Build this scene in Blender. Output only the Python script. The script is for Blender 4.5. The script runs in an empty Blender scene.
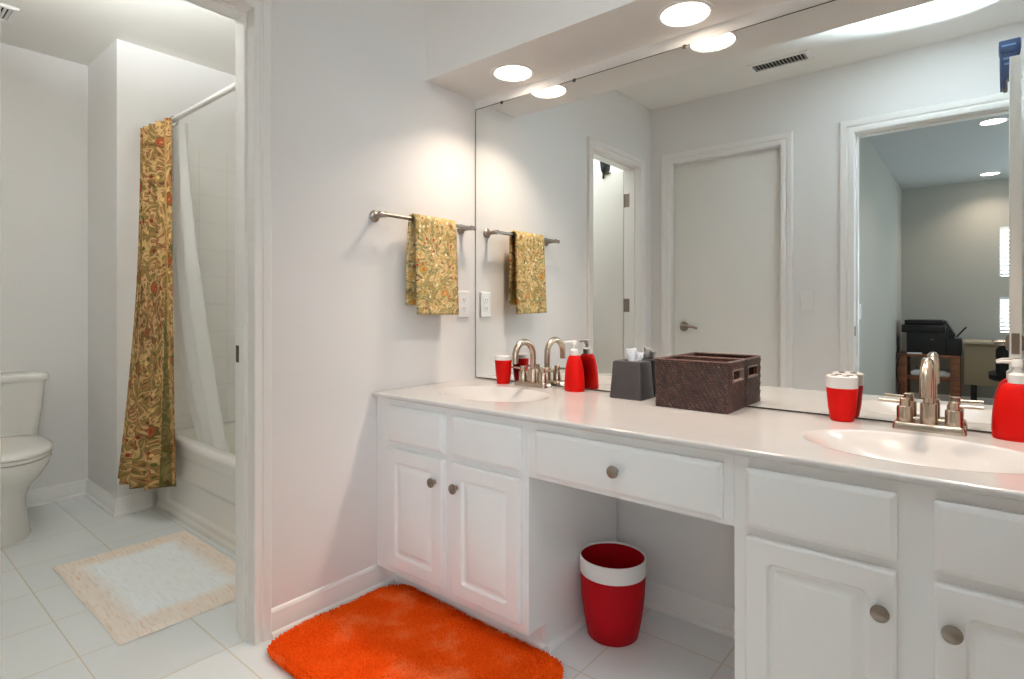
import bpy, bmesh, math, random
from mathutils import Vector, Matrix
random.seed(7)
PI = math.pi
R = math.radians
SC = bpy.context.scene
COL = SC.collection

# ------------------------------------------------------------------ camera, world, lights, exposure
cam_d = bpy.data.cameras.new('camera')
cam = bpy.data.objects.new('camera', cam_d)
COL.objects.link(cam)
cam.location = (1.7688, -1.8732, 1.063)
cam.rotation_euler = (R(90), 0, R(39.6))
cam_d.sensor_width = 36.0
cam_d.lens = 36.0 * 565.0 / 1024.0
cam_d.shift_y = -(339.5 - 307.85) / 1024.0
cam_d.clip_start = 0.02
SC.camera = cam

world = bpy.data.worlds.new('world')
SC.world = world
world.use_nodes = True
wn = world.node_tree
wn.nodes['Background'].inputs[0].default_value = (0.78, 0.88, 1.0, 1)
wn.nodes['Background'].inputs[1].default_value = 3.0


def spot(name, loc, aim, energy, col, size, blend, radius):
    d = bpy.data.lights.new(name, 'SPOT')
    d.energy = energy
    d.color = col
    d.spot_size = R(size)
    d.spot_blend = blend
    d.shadow_soft_size = radius
    o = bpy.data.objects.new(name, d)
    COL.objects.link(o)
    o.location = loc
    o.rotation_euler = (Vector(aim) - Vector(loc)).to_track_quat('-Z', 'Y').to_euler()
    return o


# the two battery flash units clipped on the open doors fire at the ceiling
spot('flash_light', (1.838, -1.34, 2.225), (1.73, -1.27, 2.4425), 305, (0.71, 0.87, 1.0), 108, 1.0, 0.03)
spot('flash_light', (-0.257, -1.575, 2.135), (-0.44, -1.44, 2.4425), 178, (0.93, 0.98, 1.0), 112, 1.0, 0.03)


def fill_lamp(name, loc, aim, w, h, energy, col, spread=180):
    d = bpy.data.lights.new(name, 'AREA')
    d.shape = 'RECTANGLE'
    d.size, d.size_y = w, h
    d.spread = R(spread)
    d.energy = energy
    d.color = col
    o = bpy.data.objects.new(name, d)
    COL.objects.link(o)
    o.location = loc
    o.rotation_euler = (Vector(aim) - Vector(loc)).to_track_quat('-Z', 'Z').to_euler()
    return o


# unseen area lamps added as bedroom daylight; no side windows stand there
fill_lamp('bedroom_fill', (4.15, -4.4, 1.5), (1.0, -4.4, 1.4), 1.6, 1.3, 24, (0.70, 0.88, 1.0))
fill_lamp('bedroom_fill', (3.0, -3.6, 1.6), (0.6, -0.6, 0.9), 1.4, 1.4, 5, (0.80, 0.92, 1.0), 80)  # added fill, free in the bedroom, aimed through the doorway at the vanity
LENS_STRENGTH = 9.0
LAMP_WATTS = 2.7
vs = SC.view_settings
vs.view_transform = 'Standard'
vs.look = 'None'
vs.exposure = 0.6
vs.gamma = 1.0
vs.use_curve_mapping = False
cy = SC.cycles
cy.use_denoising = True
cy.use_adaptive_sampling = False
cy.denoising_input_passes = 'RGB_ALBEDO_NORMAL'
cy.denoising_prefilter = 'ACCURATE'
cy.max_bounces = 12
cy.diffuse_bounces = 7
cy.glossy_bounces = 6
cy.transmission_bounces = 6
cy.transparent_max_bounces = 8
cy.sample_clamp_indirect = 6.0
cy.caustics_reflective = False


# ------------------------------------------------------------------ materials
def lin(c):
    return tuple(((v / 255) / 12.92 if v / 255 <= 0.04045 else ((v / 255 + 0.055) / 1.055) ** 2.4) for v in c) + (1,)


class Mat:
    """a small wrapper round a node material"""
    def __init__(s, name, col=(200, 200, 200), rough=0.5, metal=0.0, spec=0.5):
        s.m = bpy.data.materials.new(name)
        s.m.use_nodes = True
        s.t = s.m.node_tree
        s.b = s.t.nodes['Principled BSDF']
        s.b.inputs['Base Color'].default_value = lin(col)
        s.b.inputs['Roughness'].default_value = rough
        s.b.inputs['Metallic'].default_value = metal
        s.b.inputs['Specular IOR Level'].default_value = spec

    def n(s, kind, **kw):
        nd = s.t.nodes.new(kind)
        for k, v in kw.items():
            setattr(nd, k, v)
        return nd

    def l(s, a, ao, b, bi):
        s.t.links.new(a.outputs[ao], b.inputs[bi])

    def coord(s, kind='Object', scale=(1, 1, 1), loc=(0, 0, 0)):
        tc = s.n('ShaderNodeTexCoord')
        mp = s.n('ShaderNodeMapping')
        mp.inputs['Scale'].default_value = scale
        mp.inputs['Location'].default_value = loc
        s.l(tc, kind, mp, 'Vector')
        return mp

    def noise(s, co, scale, detail=3, dist=0.0):
        nz = s.n('ShaderNodeTexNoise')
        nz.inputs['Scale'].default_value = scale
        nz.inputs['Detail'].default_value = detail
        nz.inputs['Distortion'].default_value = dist
        s.l(co, 'Vector', nz, 'Vector')
        return nz

    def ramp(s, src, out, stops, interp='LINEAR'):
        r = s.n('ShaderNodeValToRGB')
        r.color_ramp.interpolation = interp
        el = r.color_ramp.elements
        while len(el) < len(stops):
            el.new(0.5)
        for e, (p, c) in zip(el, stops):
            e.position = p
            e.color = lin(c)
        s.l(src, out, r, 'Fac')
        return r

    def mix(s, fac, a, b):
        mx = s.n('ShaderNodeMix')
        mx.data_type = 'RGBA'
        for i, v in ((0, fac), (6, a), (7, b)):
            if isinstance(v, tuple) and hasattr(v[0], 'outputs'):
                s.t.links.new(v[0].outputs[v[1]], mx.inputs[i])
            elif i == 0:
                mx.inputs[0].default_value = v
            else:
                mx.inputs[i].default_value = lin(v)
        return mx

    def bump(s, src, out, strength=0.2, dist=0.002):
        bp = s.n('ShaderNodeBump')
        bp.inputs['Strength'].default_value = strength
        bp.inputs['Distance'].default_value = dist
        s.l(src, out, bp, 'Height')
        s.l(bp, 'Normal', s.b, 'Normal')
        return bp


def mth(m, op, a, b=None):
    nd = m.n('ShaderNodeMath', operation=op)
    for i, v in ((0, a), (1, b)):
        if v is None:
            continue
        if isinstance(v, tuple):
            m.t.links.new(v[0].outputs[v[1]], nd.inputs[i])
        else:
            nd.inputs[i].default_value = v
    return nd


def paint(name, col, rough, bump=0.05, scale=220):
    m = Mat(name, col, rough)
    if bump:
        co = m.coord()
        nz = m.noise(co, scale, 2)
        m.bump(nz, 'Fac', bump, 0.001)
    return m.m


WALL = paint('wall_paint', (234, 232, 230), 0.65, 0.06)
CEIL = paint('ceiling_paint', (238, 235, 229), 0.8, 0.08)
SOFFIT = paint('soffit_paint', (244, 240, 236), 0.7, 0.03)
TRIM = paint('trim_paint', (242, 240, 237), 0.32, 0)
CAB = paint('cabinet_paint', (240, 239, 238), 0.30, 0)
DOORP = paint('door_paint', (236, 234, 229), 0.4, 0)
BEDWALL = paint('bedroom_paint', (182, 179, 170), 0.7)
BEDCEIL = paint('bedroom_ceiling_paint', (205, 210, 212), 0.8)
PORC = Mat('porcelain', (236, 234, 228), 0.08).m
TUBM = Mat('tub_enamel', (234, 231, 224), 0.14).m
PLAST = Mat('white_plastic', (238, 236, 234), 0.3).m
DARK = Mat('dark_slot', (28, 26, 24), 0.6).m
EDGE = Mat('mirror_edge', (70, 62, 55), 0.4, 0.4).m
BLACKP = Mat('black_plastic', (16, 17, 19), 0.35).m
BLACKF = Mat('black_fabric', (18, 18, 20), 0.85).m
TISSUEBOX = Mat('charcoal_plastic', (66, 60, 60), 0.35).m
BLUE_LIT = Mat('flash_body', (16, 32, 62), 0.4).m  # bluish light on the bedroom door unit, put into its base colour
PALEB = Mat('flash_label', (84, 108, 140), 0.4).m
FLASHK = Mat('flash_black', (22, 28, 32), 0.45).m


def metal(name, col, rough):
    m = Mat(name, col, rough, 1.0)
    co = m.coord(scale=(1, 1, 1))
    nz = m.noise(co, 300, 2)
    m.bump(nz, 'Fac', 0.04, 0.0005)
    return m.m


NICKEL = metal('brushed_nickel', (190, 172, 154), 0.24)
PEWTER = metal('pewter_metal', (150, 138, 128), 0.30)
BRONZE = metal('dull_bronze', (92, 84, 74), 0.4)


def red_plastic(name, col, rough):
    m = Mat(name, col, rough, 0, 0.14)
    co = m.coord()
    nz = m.noise(co, 500, 2)
    m.bump(nz, 'Fac', 0.03, 0.0005)
    return m.m


RED = red_plastic('red_rubber', (204, 10, 3), 0.5)
BINRED = red_plastic('bin_red', (166, 2, 16), 0.55)

# mirror
mm = Mat('mirror_silver', (247, 250, 249), 0.0, 1.0)
MIRROR = mm.m

# floor tile
ft = Mat('floor_tile', (205, 206, 202), 0.22)
co = ft.coord('Object', (1, 1, 1), (0.04, 0.172, 0))
br = ft.n('ShaderNodeTexBrick', offset=0.0, squash=1.0)
br.inputs['Scale'].default_value = 1.0
br.inputs['Brick Width'].default_value = 0.304
br.inputs['Row Height'].default_value = 0.304
br.inputs['Mortar Size'].default_value = 0.0022
br.inputs['Mortar Smooth'].default_value = 0.15
br.inputs['Bias'].default_value = 0.0
br.inputs['Color1'].default_value = lin((238, 241, 242))
br.inputs['Color2'].default_value = lin((236, 239, 240))
br.inputs['Mortar'].default_value = lin((224, 213, 196))
ft.l(co, 'Vector', br, 'Vector')
nz = ft.noise(co, 7, 4)
mxn = ft.mix((nz, 'Fac'), (236, 235, 232), (248, 248, 246))
fm = ft.n('ShaderNodeMix', data_type='RGBA', blend_type='MULTIPLY')
fm.inputs[0].default_value = 0.35
ft.l(br, 'Color', fm, 6)
ft.l(mxn, 2, fm, 7)
ft.l(fm, 2, ft.b, 'Base Color')
inv = ft.n('ShaderNodeMath', operation='SUBTRACT')
inv.inputs[0].default_value = 1.0
ft.l(br, 'Fac', inv, 1)
ft.bump(inv, 'Value', 0.5, 0.002)
TILE = ft.m

# tub surround tile
wt = Mat('surround_tile', (224, 220, 212), 0.16)
co = wt.coord('Generated', (1, 1, 1))
tc = wt.n('ShaderNodeTexCoord')
sx = wt.n('ShaderNodeSeparateXYZ')
wt.l(tc, 'Object', sx, 'Vector')
sm = wt.n('ShaderNodeMath', operation='ADD')
wt.l(sx, 'X', sm, 0)
wt.l(sx, 'Y', sm, 1)
cb = wt.n('ShaderNodeCombineXYZ')
wt.l(sm, 'Value', cb, 'X')
wt.l(sx, 'Z', cb, 'Y')
bw = wt.n('ShaderNodeTexBrick', offset=0.0, squash=1.0)
bw.inputs['Scale'].default_value = 1.0
bw.inputs['Brick Width'].default_value = 0.155
bw.inputs['Row Height'].default_value = 0.155
bw.inputs['Mortar Size'].default_value = 0.0022
bw.inputs['Mortar Smooth'].default_value = 0.2
bw.inputs['Color1'].default_value = lin((240, 238, 233))
bw.inputs['Color2'].default_value = lin((238, 237, 232))
bw.inputs['Mortar'].default_value = lin((230, 228, 222))
wt.l(cb, 'Vector', bw, 'Vector')
wt.l(bw, 'Color', wt.b, 'Base Color')
inv = wt.n('ShaderNodeMath', operation='SUBTRACT')
inv.inputs[0].default_value = 1.0
wt.l(bw, 'Fac', inv, 1)
wt.bump(inv, 'Value', 0.4, 0.0015)
WTILE = wt.m

# cultured marble counter
cm = Mat('cultured_marble', (228, 216, 206), 0.11, 0, 0.4)
co = cm.coord()
nz = cm.noise(co, 3.0, 5, 1.2)
rp = cm.ramp(nz, 'Fac', [(0.3, (208, 205, 203)), (0.7, (213, 210, 208))])
cm.l(rp, 'Color', cm.b, 'Base Color')
MARBLE = cm.m

# orange shag
og = Mat('orange_shag', (205, 66, 8), 1.0, 0, 0.0)
co = og.coord()
nz = og.noise(co, 9, 4)
nz2 = og.noise(co, 160, 2)
rp = og.ramp(nz, 'Fac', [(0.30, (218, 62, 6)), (0.52, (230, 78, 14)), (0.68, (240, 120, 66))])
rp2 = og.ramp(nz2, 'Fac', [(0.35, (206, 54, 5)), (0.65, (246, 104, 34))])
mx = og.mix(0.35, (rp, 'Color'), (rp2, 'Color'))
og.l(mx, 2, og.b, 'Base Color')
ORANGE = og.m

# beige bath mat : pale blue white middle inside a worn peach border
bm_ = Mat('bath_mat_cloth', (215, 200, 185), 0.9, 0, 0.1)
tc = bm_.n('ShaderNodeTexCoord')
sx = bm_.n('ShaderNodeSeparateXYZ')
bm_.l(tc, 'Object', sx, 'Vector')




co = bm_.coord()
wob = bm_.noise(co, 22, 4)
wv = mth(bm_, 'MULTIPLY_ADD', (wob, 'Fac'), 0.06)
wv.inputs[2].default_value = -0.03
dx = mth(bm_, 'SUBTRACT', (mth(bm_, 'ABSOLUTE', (sx, 'X')), 'Value'), 0.30)
dy = mth(bm_, 'SUBTRACT', (mth(bm_, 'ABSOLUTE', (sx, 'Y')), 'Value'), 0.165)
mxd = mth(bm_, 'ADD', (mth(bm_, 'MAXIMUM', (dx, 'Value'), (dy, 'Value')), 'Value'), (wv, 'Value'))
fac = bm_.n('ShaderNodeMapRange')
fac.inputs['From Min'].default_value = -0.030
fac.inputs['From Max'].default_value = 0.030
bm_.l(mxd, 'Value', fac, 'Value')
st = bm_.coord('Object', (3, 22, 1))
sn = bm_.noise(st, 5, 5, 0.6)
peach = bm_.ramp(sn, 'Fac', [(0.32, (242, 231, 221)), (0.55, (238, 224, 211)), (0.66, (231, 209, 189)), (0.80, (206, 168, 136))])
mid = bm_.ramp(sn, 'Fac', [(0.3, (248, 249, 249)), (0.6, (240, 243, 244)), (0.8, (222, 226, 228))])
mx = bm_.mix((fac, 'Result'), (mid, 'Color'), (peach, 'Color'))
bm_.l(mx, 2, bm_.b, 'Base Color')
fn = bm_.noise(co, 260, 3)
bm_.bump(fn, 'Fac', 0.5, 0.004)
MAT = bm_.m


def floral(name, sc, base, bands, blooms, dots, border=None):
    """a busy printed floral cloth in UV space (metres): curling bands, round blooms, small buds"""
    m = Mat(name, base, 0.8, 0, 0.2)
    co = m.coord('UV', (sc, sc, sc))
    n1 = m.noise(co, 1.0, 2.0, 2.6)
    r1 = m.ramp(n1, 'Fac', bands, 'LINEAR')
    v = m.n('ShaderNodeTexVoronoi')
    v.inputs['Scale'].default_value = 0.95
    m.l(co, 'Vector', v, 'Vector')
    n2 = m.noise(co, 3.0, 2, 0.5)
    dd = mth(m, 'MULTIPLY_ADD', (n2, 'Fac'), 0.5)
    m.t.links.new(v.outputs['Distance'], dd.inputs[2])
    r2 = m.ramp(dd, 'Value', blooms, 'LINEAR')
    f2 = m.ramp(dd, 'Value', [(0.50, (255, 255, 255)), (0.53, (0, 0, 0))])
    sep = m.n('ShaderNodeSeparateColor')
    m.l(v, 'Color', sep, 0)
    pick = mth(m, 'GREATER_THAN', (sep, 0), 0.25)
    fk = mth(m, 'MULTIPLY', (f2, 'Color'), (pick, 'Value'))
    v3 = m.n('ShaderNodeTexVoronoi')
    v3.inputs['Scale'].default_value = 3.4
    m.l(co, 'Vector', v3, 'Vector')
    sep3 = m.n('ShaderNodeSeparateColor')
    m.l(v3, 'Color', sep3, 0)
    r3 = m.ramp(sep3, 1, dots, 'CONSTANT')
    f3 = m.ramp(v3, 'Distance', [(0.24, (255, 255, 255)), (0.32, (0, 0, 0))])
    pk3 = mth(m, 'GREATER_THAN', (sep3, 2), 0.35)
    fk3 = mth(m, 'MULTIPLY', (f3, 'Color'), (pk3, 'Value'))
    a = m.mix((fk3, 'Value'), (r1, 'Color'), (r3, 'Color'))
    b_ = m.mix((fk, 'Value'), (a, 2), (r2, 'Color'))
    out = b_
    if border:
        uvn = m.n('ShaderNodeTexCoord')
        sp = m.n('ShaderNodeSeparateXYZ')
        m.l(uvn, 'UV', sp, 'Vector')
        for u0, u1, c_ in border:
            g = mth(m, 'GREATER_THAN', (sp, 'X'), u0)
            h = mth(m, 'LESS_THAN', (sp, 'X'), u1)
            gh = mth(m, 'MULTIPLY', (g, 'Value'), (h, 'Value'))
            gs = mth(m, 'MULTIPLY', (gh, 'Value'), 0.75)
            out = m.mix((gs, 'Value'), (out, 2), c_)
    m.l(out, 2, m.b, 'Base Color')
    fn = m.noise(co, 30, 2)
    m.bump(fn, 'Fac', 0.25, 0.002)
    return m.m


CURT = floral('curtain_brocade', 8.0, (150, 112, 60),
              [(0.30, (84, 56, 26)), (0.38, (152, 114, 68)), (0.44, (94, 86, 42)), (0.49, (174, 138, 88)), (0.54, (198, 164, 112)), (0.59, (112, 60, 34)), (0.65, (160, 122, 74)), (0.72, (86, 78, 34))],
              [(0.22, (190, 140, 78)), (0.30, (126, 40, 24)), (0.40, (150, 72, 38)), (0.47, (76, 74, 30)), (0.52, (86, 52, 26))],
              [(0.0, (124, 36, 22)), (0.35, (208, 170, 108)), (0.7, (74, 78, 32))],
              [(0.085, 0.10, (84, 84, 38)), (0.485, 0.53, (66, 68, 30)), (0.545, 0.56, (176, 134, 78))])
TOWELM = floral('towel_paisley', 14.0, (190, 160, 90),
                [(0.30, (112, 98, 58)), (0.39, (198, 162, 98)), (0.45, (112, 116, 80)), (0.50, (226, 202, 150)), (0.55, (190, 140, 56)), (0.60, (232, 212, 166)), (0.66, (146, 82, 40)), (0.72, (122, 122, 86))],
                [(0.22, (240, 220, 170)), (0.30, (190, 92, 48)), (0.40, (212, 160, 66)), (0.47, (128, 132, 90)), (0.52, (226, 204, 150))],
                [(0.0, (180, 78, 48)), (0.30, (244, 228, 190)), (0.7, (118, 124, 84))])

ln = Mat('liner_vinyl', (246, 246, 244), 0.35)
tr = ln.n('ShaderNodeBsdfTransparent')
tl = ln.n('ShaderNodeBsdfTranslucent')
tl.inputs[0].default_value = lin((240, 240, 238))
ms1 = ln.n('ShaderNodeMixShader')
ms1.inputs[0].default_value = 0.45
ms2 = ln.n('ShaderNodeMixShader')
ms2.inputs[0].default_value = 0.06
outn = ln.t.nodes['Material Output']
ln.l(ln.b, 'BSDF', ms1, 1)
ln.l(tl, 'BSDF', ms1, 2)
ln.l(ms1, 'Shader', ms2, 1)
ln.l(tr, 'BSDF', ms2, 2)
ln.l(ms2, 'Shader', outn, 'Surface')
LINER = ln.m

# wicker : short over-and-under strands, the shade in the gaps painted as dark brown
wk = Mat('dark_rattan', (78, 52, 42), 0.5)
tc = wk.n('ShaderNodeTexCoord')
sx = wk.n('ShaderNodeSeparateXYZ')
wk.l(tc, 'Object', sx, 'Vector')
sm = mth(wk, 'ADD', (sx, 'X'), (sx, 'Y'))
cb = wk.n('ShaderNodeCombineXYZ')
wk.l(sm, 'Value', cb, 'X')
wk.l(sx, 'Z', cb, 'Y')
bk = wk.n('ShaderNodeTexBrick', offset=0.5, squash=1.0)
bk.inputs['Scale'].default_value = 1.0
bk.inputs['Brick Width'].default_value = 0.0125
bk.inputs['Row Height'].default_value = 0.00652
bk.inputs['Mortar Size'].default_value = 0.0012
bk.inputs['Mortar Smooth'].default_value = 0.3
bk.inputs['Color1'].default_value = lin((116, 74, 62))
bk.inputs['Color2'].default_value = lin((88, 54, 46))
bk.inputs['Mortar'].default_value = lin((38, 24, 22))
wk.l(cb, 'Vector', bk, 'Vector')
co = wk.coord()
nz = wk.noise(co, 45, 3)
rp = wk.ramp(nz, 'Fac', [(0.3, (150, 140, 140)), (0.65, (255, 250, 248))])
mu = wk.n('ShaderNodeMix', data_type='RGBA', blend_type='MULTIPLY')
mu.inputs[0].default_value = 0.8
wk.l(bk, 'Color', mu, 6)
wk.l(rp, 'Color', mu, 7)
wk.l(mu, 2, wk.b, 'Base Color')
RATTAN = wk.m
HOLEF = Mat('rattan_frame', (132, 108, 98), 0.5).m

wd = Mat('dark_wood', (92, 56, 36), 0.4)
co = wd.coord('Object', (2, 2, 14))
nz = wd.noise(co, 4, 4, 0.8)
rp = wd.ramp(nz, 'Fac', [(0.3, (104, 60, 38)), (0.7, (150, 92, 60))])
wd.l(rp, 'Color', wd.b, 'Base Color')
WOOD = wd.m
DESKM = paint('desk_laminate', (150, 132, 106), 0.45)
DESKT = paint('desk_top_laminate', (190, 176, 152), 0.4)
PAPER = Mat('paper', (235, 236, 240), 0.8).m
tp = Mat('tissue_paper', (236, 240, 246), 0.9)
co = tp.coord()
nz = tp.noise(co, 90, 3)
tp.bump(nz, 'Fac', 0.4, 0.003)
TISSUE = tp.m
cp = Mat('bedroom_carpet', (176, 164, 146), 0.95, 0, 0.1)
co = cp.coord()
nz = cp.noise(co, 120, 3)
rp = cp.ramp(nz, 'Fac', [(0.3, (160, 148, 130)), (0.7, (190, 178, 160))])
cp.l(rp, 'Color', cp.b, 'Base Color')
cp.bump(nz, 'Fac', 0.6, 0.006)
CARPET = cp.m
BLIND = Mat('blind_slat', (235, 238, 240), 0.5).m


def emis(name, col, strength):
    m = Mat(name, (230, 226, 220), 0.5)
    m.b.inputs['Emission Color'].default_value = col
    m.b.inputs['Emission Strength'].default_value = strength
    return m.m


LENS = emis('lamp_lens', (1.0, 0.84, 0.68, 1), LENS_STRENGTH)
SKYGLASS = emis('daylit_pane', (0.80, 0.92, 1.0, 1), 3.0)


# ------------------------------------------------------------------ mesh building
class B:
    """collects shapes in world (or local) space and links them as ONE mesh object"""
    def __init__(s):
        s.bm = bmesh.new()
        s.uv = None

    def _bev(s, verts, w, seg):
        es = {e for v in verts for e in v.link_edges}
        bmesh.ops.bevel(s.bm, geom=list(es), offset=w, offset_type='OFFSET', segments=seg, profile=0.5, affect='EDGES', clamp_overlap=True)

    def box(s, x0, x1, y0, y1, z0, z1, bev=0.0, seg=2, rot=0.0):
        c = Vector(((x0 + x1) / 2, (y0 + y1) / 2, (z0 + z1) / 2))
        mt = Matrix.Translation(c) @ Matrix.Rotation(rot, 4, 'Z') @ Matrix.Diagonal((x1 - x0, y1 - y0, z1 - z0, 1))
        g = bmesh.ops.create_cube(s.bm, size=1.0, matrix=mt)
        if bev:
            s._bev(g['verts'], bev, seg)
        return s

    def loft(s, rings, cap0=True, cap1=True, closed=True, loop=False):
        vr = [[s.bm.verts.new(p) for p in r] for r in rings]
        n = len(vr[0])
        pairs = list(zip(vr, vr[1:])) + ([(vr[-1], vr[0])] if loop else [])
        for a, b in pairs:
            for i in range(n if closed else n - 1):
                j = (i + 1) % n
                try:
                    s.bm.faces.new((a[i], a[j], b[j], b[i]))
                except ValueError:
                    pass
        if not loop and closed:
            if cap0:
                s.bm.faces.new(list(reversed(vr[0])))
            if cap1:
                s.bm.faces.new(vr[-1])
        return s

    def lathe(s, prof, c=(0, 0, 0), seg=40, sx=1.0, sy=1.0, cap0=True, cap1=True, rot=0.0):
        rings = []
        for r, z in prof:
            r = max(r, 1e-5)
            ring = []
            for i in range(seg):
                a = 2 * PI * i / seg
                x, y = r * math.cos(a) * sx, r * math.sin(a) * sy
                ring.append((c[0] + x * math.cos(rot) - y * math.sin(rot), c[1] + x * math.sin(rot) + y * math.cos(rot), c[2] + z))
            rings.append(ring)
        return s.loft(rings, cap0, cap1)

    def lathe_axis(s, prof, c, d, seg=28):
        """lathe round any axis d: prof is (radius, distance along d)"""
        d = Vector(d).normalized()
        u = d.orthogonal().normalized()
        v = d.cross(u)
        rings = [[tuple(Vector(c) + d * h + (u * math.cos(2 * PI * i / seg) + v * math.sin(2 * PI * i / seg)) * max(r, 1e-5)) for i in range(seg)] for r, h in prof]
        return s.loft(rings)

    def tube(s, path, r, seg=16):
        path = [Vector(p) for p in path]
        rs = r if isinstance(r, (list, tuple)) else [r] * len(path)
        t0 = (path[1] - path[0]).normalized()
        u = t0.orthogonal().normalized()
        rings = []
        for i, p in enumerate(path):
            t = (path[min(i + 1, len(path) - 1)] - path[max(i - 1, 0)]).normalized()
            u = (u - t * u.dot(t)).normalized()
            v = t.cross(u)
            rings.append([tuple(p + (u * math.cos(2 * PI * k / seg) + v * math.sin(2 * PI * k / seg)) * rs[i]) for k in range(seg)])
        return s.loft(rings)

    def prism(s, poly, axis, a, b):
        """poly in the two other axes (x->yz, y->xz, z->xy), pulled from a to b"""
        def P(p, h):
            return {'x': (h, p[0], p[1]), 'y': (p[0], h, p[1]), 'z': (p[0], p[1], h)}[axis]
        return s.loft([[P(p, a) for p in poly], [P(p, b) for p in poly]])

    def grid(s, f, nu, nv, uvf=None, skip=None, loopu=False):
        vs_ = [[s.bm.verts.new(f(i, j)) for j in range(nv)] for i in range(nu)]
        if uvf and s.uv is None:
            s.uv = s.bm.loops.layers.uv.new('UVMap')
        for i in range(nu if loopu else nu - 1):
            i2 = (i + 1) % nu
            for j in range(nv - 1):
                if skip and skip(i, j):
                    continue
                fc = s.bm.faces.new((vs_[i][j], vs_[i2][j], vs_[i2][j + 1], vs_[i][j + 1]))
                if uvf:
                    for lp, (a, b) in zip(fc.loops, ((i, j), (i + 1, j), (i + 1, j + 1), (i, j + 1))):
                        lp[s.uv].uv = uvf(a, b)
        return s

    def mesh(s, name, mat, off=(0, 0, 0), angle=35, recalc=True):
        if recalc:
            bmesh.ops.recalc_face_normals(s.bm, faces=s.bm.faces)
        if any(off):
            bmesh.ops.translate(s.bm, verts=s.bm.verts, vec=-Vector(off))
        me = bpy.data.meshes.new(name)
        s.bm.to_mesh(me)
        s.bm.free()
        for p in me.polygons:
            p.use_smooth = True
        me.set_sharp_from_angle(angle=R(angle))
        me.materials.append(mat)
        return me


WORLDLOC = {}


def root(name, label, cat, loc, group=None):
    o = bpy.data.objects.new(name, None)
    o.empty_display_size = 0.05
    COL.objects.link(o)
    o.location = loc
    o['label'] = label
    o['category'] = cat
    if group:
        o['group'] = group
    WORLDLOC[o] = Vector(loc)
    return o


def part(name, b, mat, parent, label=None, angle=35, local=False, recalc=True):
    base = WORLDLOC[parent]
    o = bpy.data.objects.new(name, b.mesh(name, mat, (0, 0, 0) if local else base, angle, recalc))
    COL.objects.link(o)
    o.parent = parent
    WORLDLOC[o] = base
    if label:
        o['label'] = label
    return o


def single(name, b, mat, label, cat, loc=(0, 0, 0), group=None, angle=35, recalc=True):
    o = bpy.data.objects.new(name, b.mesh(name, mat, loc, angle, recalc))
    COL.objects.link(o)
    o.location = loc
    o['label'] = label
    o['category'] = cat
    if group:
        o['group'] = group
    WORLDLOC[o] = Vector(loc)
    return o


def struct(name, b, mat, label=None, cat=None, angle=35, recalc=True):
    o = bpy.data.objects.new(name, b.mesh(name, mat, (0, 0, 0), angle, recalc))
    COL.objects.link(o)
    o['kind'] = 'structure'
    if label:
        o['label'] = label
        o['category'] = cat
    WORLDLOC[o] = Vector((0, 0, 0))
    return o


def copy_tree(o, loc=None, label=None, parent=None):
    c = o.copy()
    COL.objects.link(c)
    if parent:
        c.parent = parent
    if loc is not None:
        c.location = loc
        WORLDLOC[c] = Vector(loc)
    if label:
        c['label'] = label
    for ch in list(o.children):
        copy_tree(ch, parent=c)
    return c


def crom(pts, n):
    """n points along a Catmull-Rom curve through pts"""
    P = [Vector(p) for p in pts]
    out = []
    m = len(P) - 1
    for k in range(n):
        t = k / (n - 1) * m
        i = min(int(t), m - 1)
        u = t - i
        p1, p2 = P[i], P[i + 1]
        p0 = P[i - 1] if i else p1 * 2 - p2
        p3 = P[i + 2] if i + 2 <= m else p2 * 2 - p1
        out.append(0.5 * ((2 * p1) + (p2 - p0) * u + (2 * p0 - 5 * p1 + 4 * p2 - p3) * u * u + (3 * p1 - p0 - 3 * p2 + p3) * u ** 3))
    return out


def rrect(cx, cz, hw, hh, r, n=5):
    """rounded rectangle outline in two dimensions"""
    r = min(r, hw - 1e-4, hh - 1e-4)
    pts = []
    for (sx_, sz_, a0) in ((1, 1, 0), (-1, 1, PI / 2), (-1, -1, PI), (1, -1, 3 * PI / 2)):
        for k in range(n + 1):
            a = a0 + PI / 2 * k / n
            pts.append((cx + sx_ * (hw - r) + r * math.cos(a), cz + sz_ * (hh - r) + r * math.sin(a)))
    return pts


# ------------------------------------------------------------------ the shell
ZC = 2.4425
W = 1.806
HD = 2.045          # head of the closet and bedroom openings
HT = 2.01           # head of the toilet room opening
T0, T1 = -1.02, -1.632   # toilet room opening along y
JT = 0.014
BX0, BX1 = 1.228, 1.925  # bedroom opening along x
KX0, KX1 = 0.15, 0.843   # closet opening along x

struct('floor', B().box(-2.25, 2.18, -1.92, 0.10, -0.06, 0.0), TILE)
struct('floor_bedroom', B().box(0.97, 4.3, -6.2, -1.92, -0.06, 0.0), CARPET)
struct('ceiling', B().box(-2.25, 2.18, -1.92, 0.10, ZC, ZC + 0.06), CEIL)
struct('ceiling_bedroom', B().box(0.97, 4.3, -6.2, -1.92, ZC, ZC + 0.06), BEDCEIL)
struct('wall_back', B().box(-1.64, 2.08, 0.0, 0.10, 0, ZC), WALL)
b = B()
b.box(-0.11, 0, T0 + JT, 0, 0, ZC)
b.box(-0.11, 0, T1 - JT, T0 + JT, HT + JT, ZC)
b.box(-0.11, 0, -W, T1 - JT, 0, ZC)
struct('wall_left', b, WALL)
b = B()
b.box(-2.15, KX0 - JT, -1.92, -W, 0, ZC)
b.box(KX0 - JT, KX1 + JT, -1.92, -W, HD + JT, ZC)
b.box(KX1 + JT, BX0 - JT, -1.92, -W, 0, ZC)
b.box(BX0 - JT, BX1 + JT, -1.92, -W, HD + JT, ZC)
b.box(BX1 + JT, 2.08, -1.92, -W, 0, ZC)
struct('wall_front', b, WALL)
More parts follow.
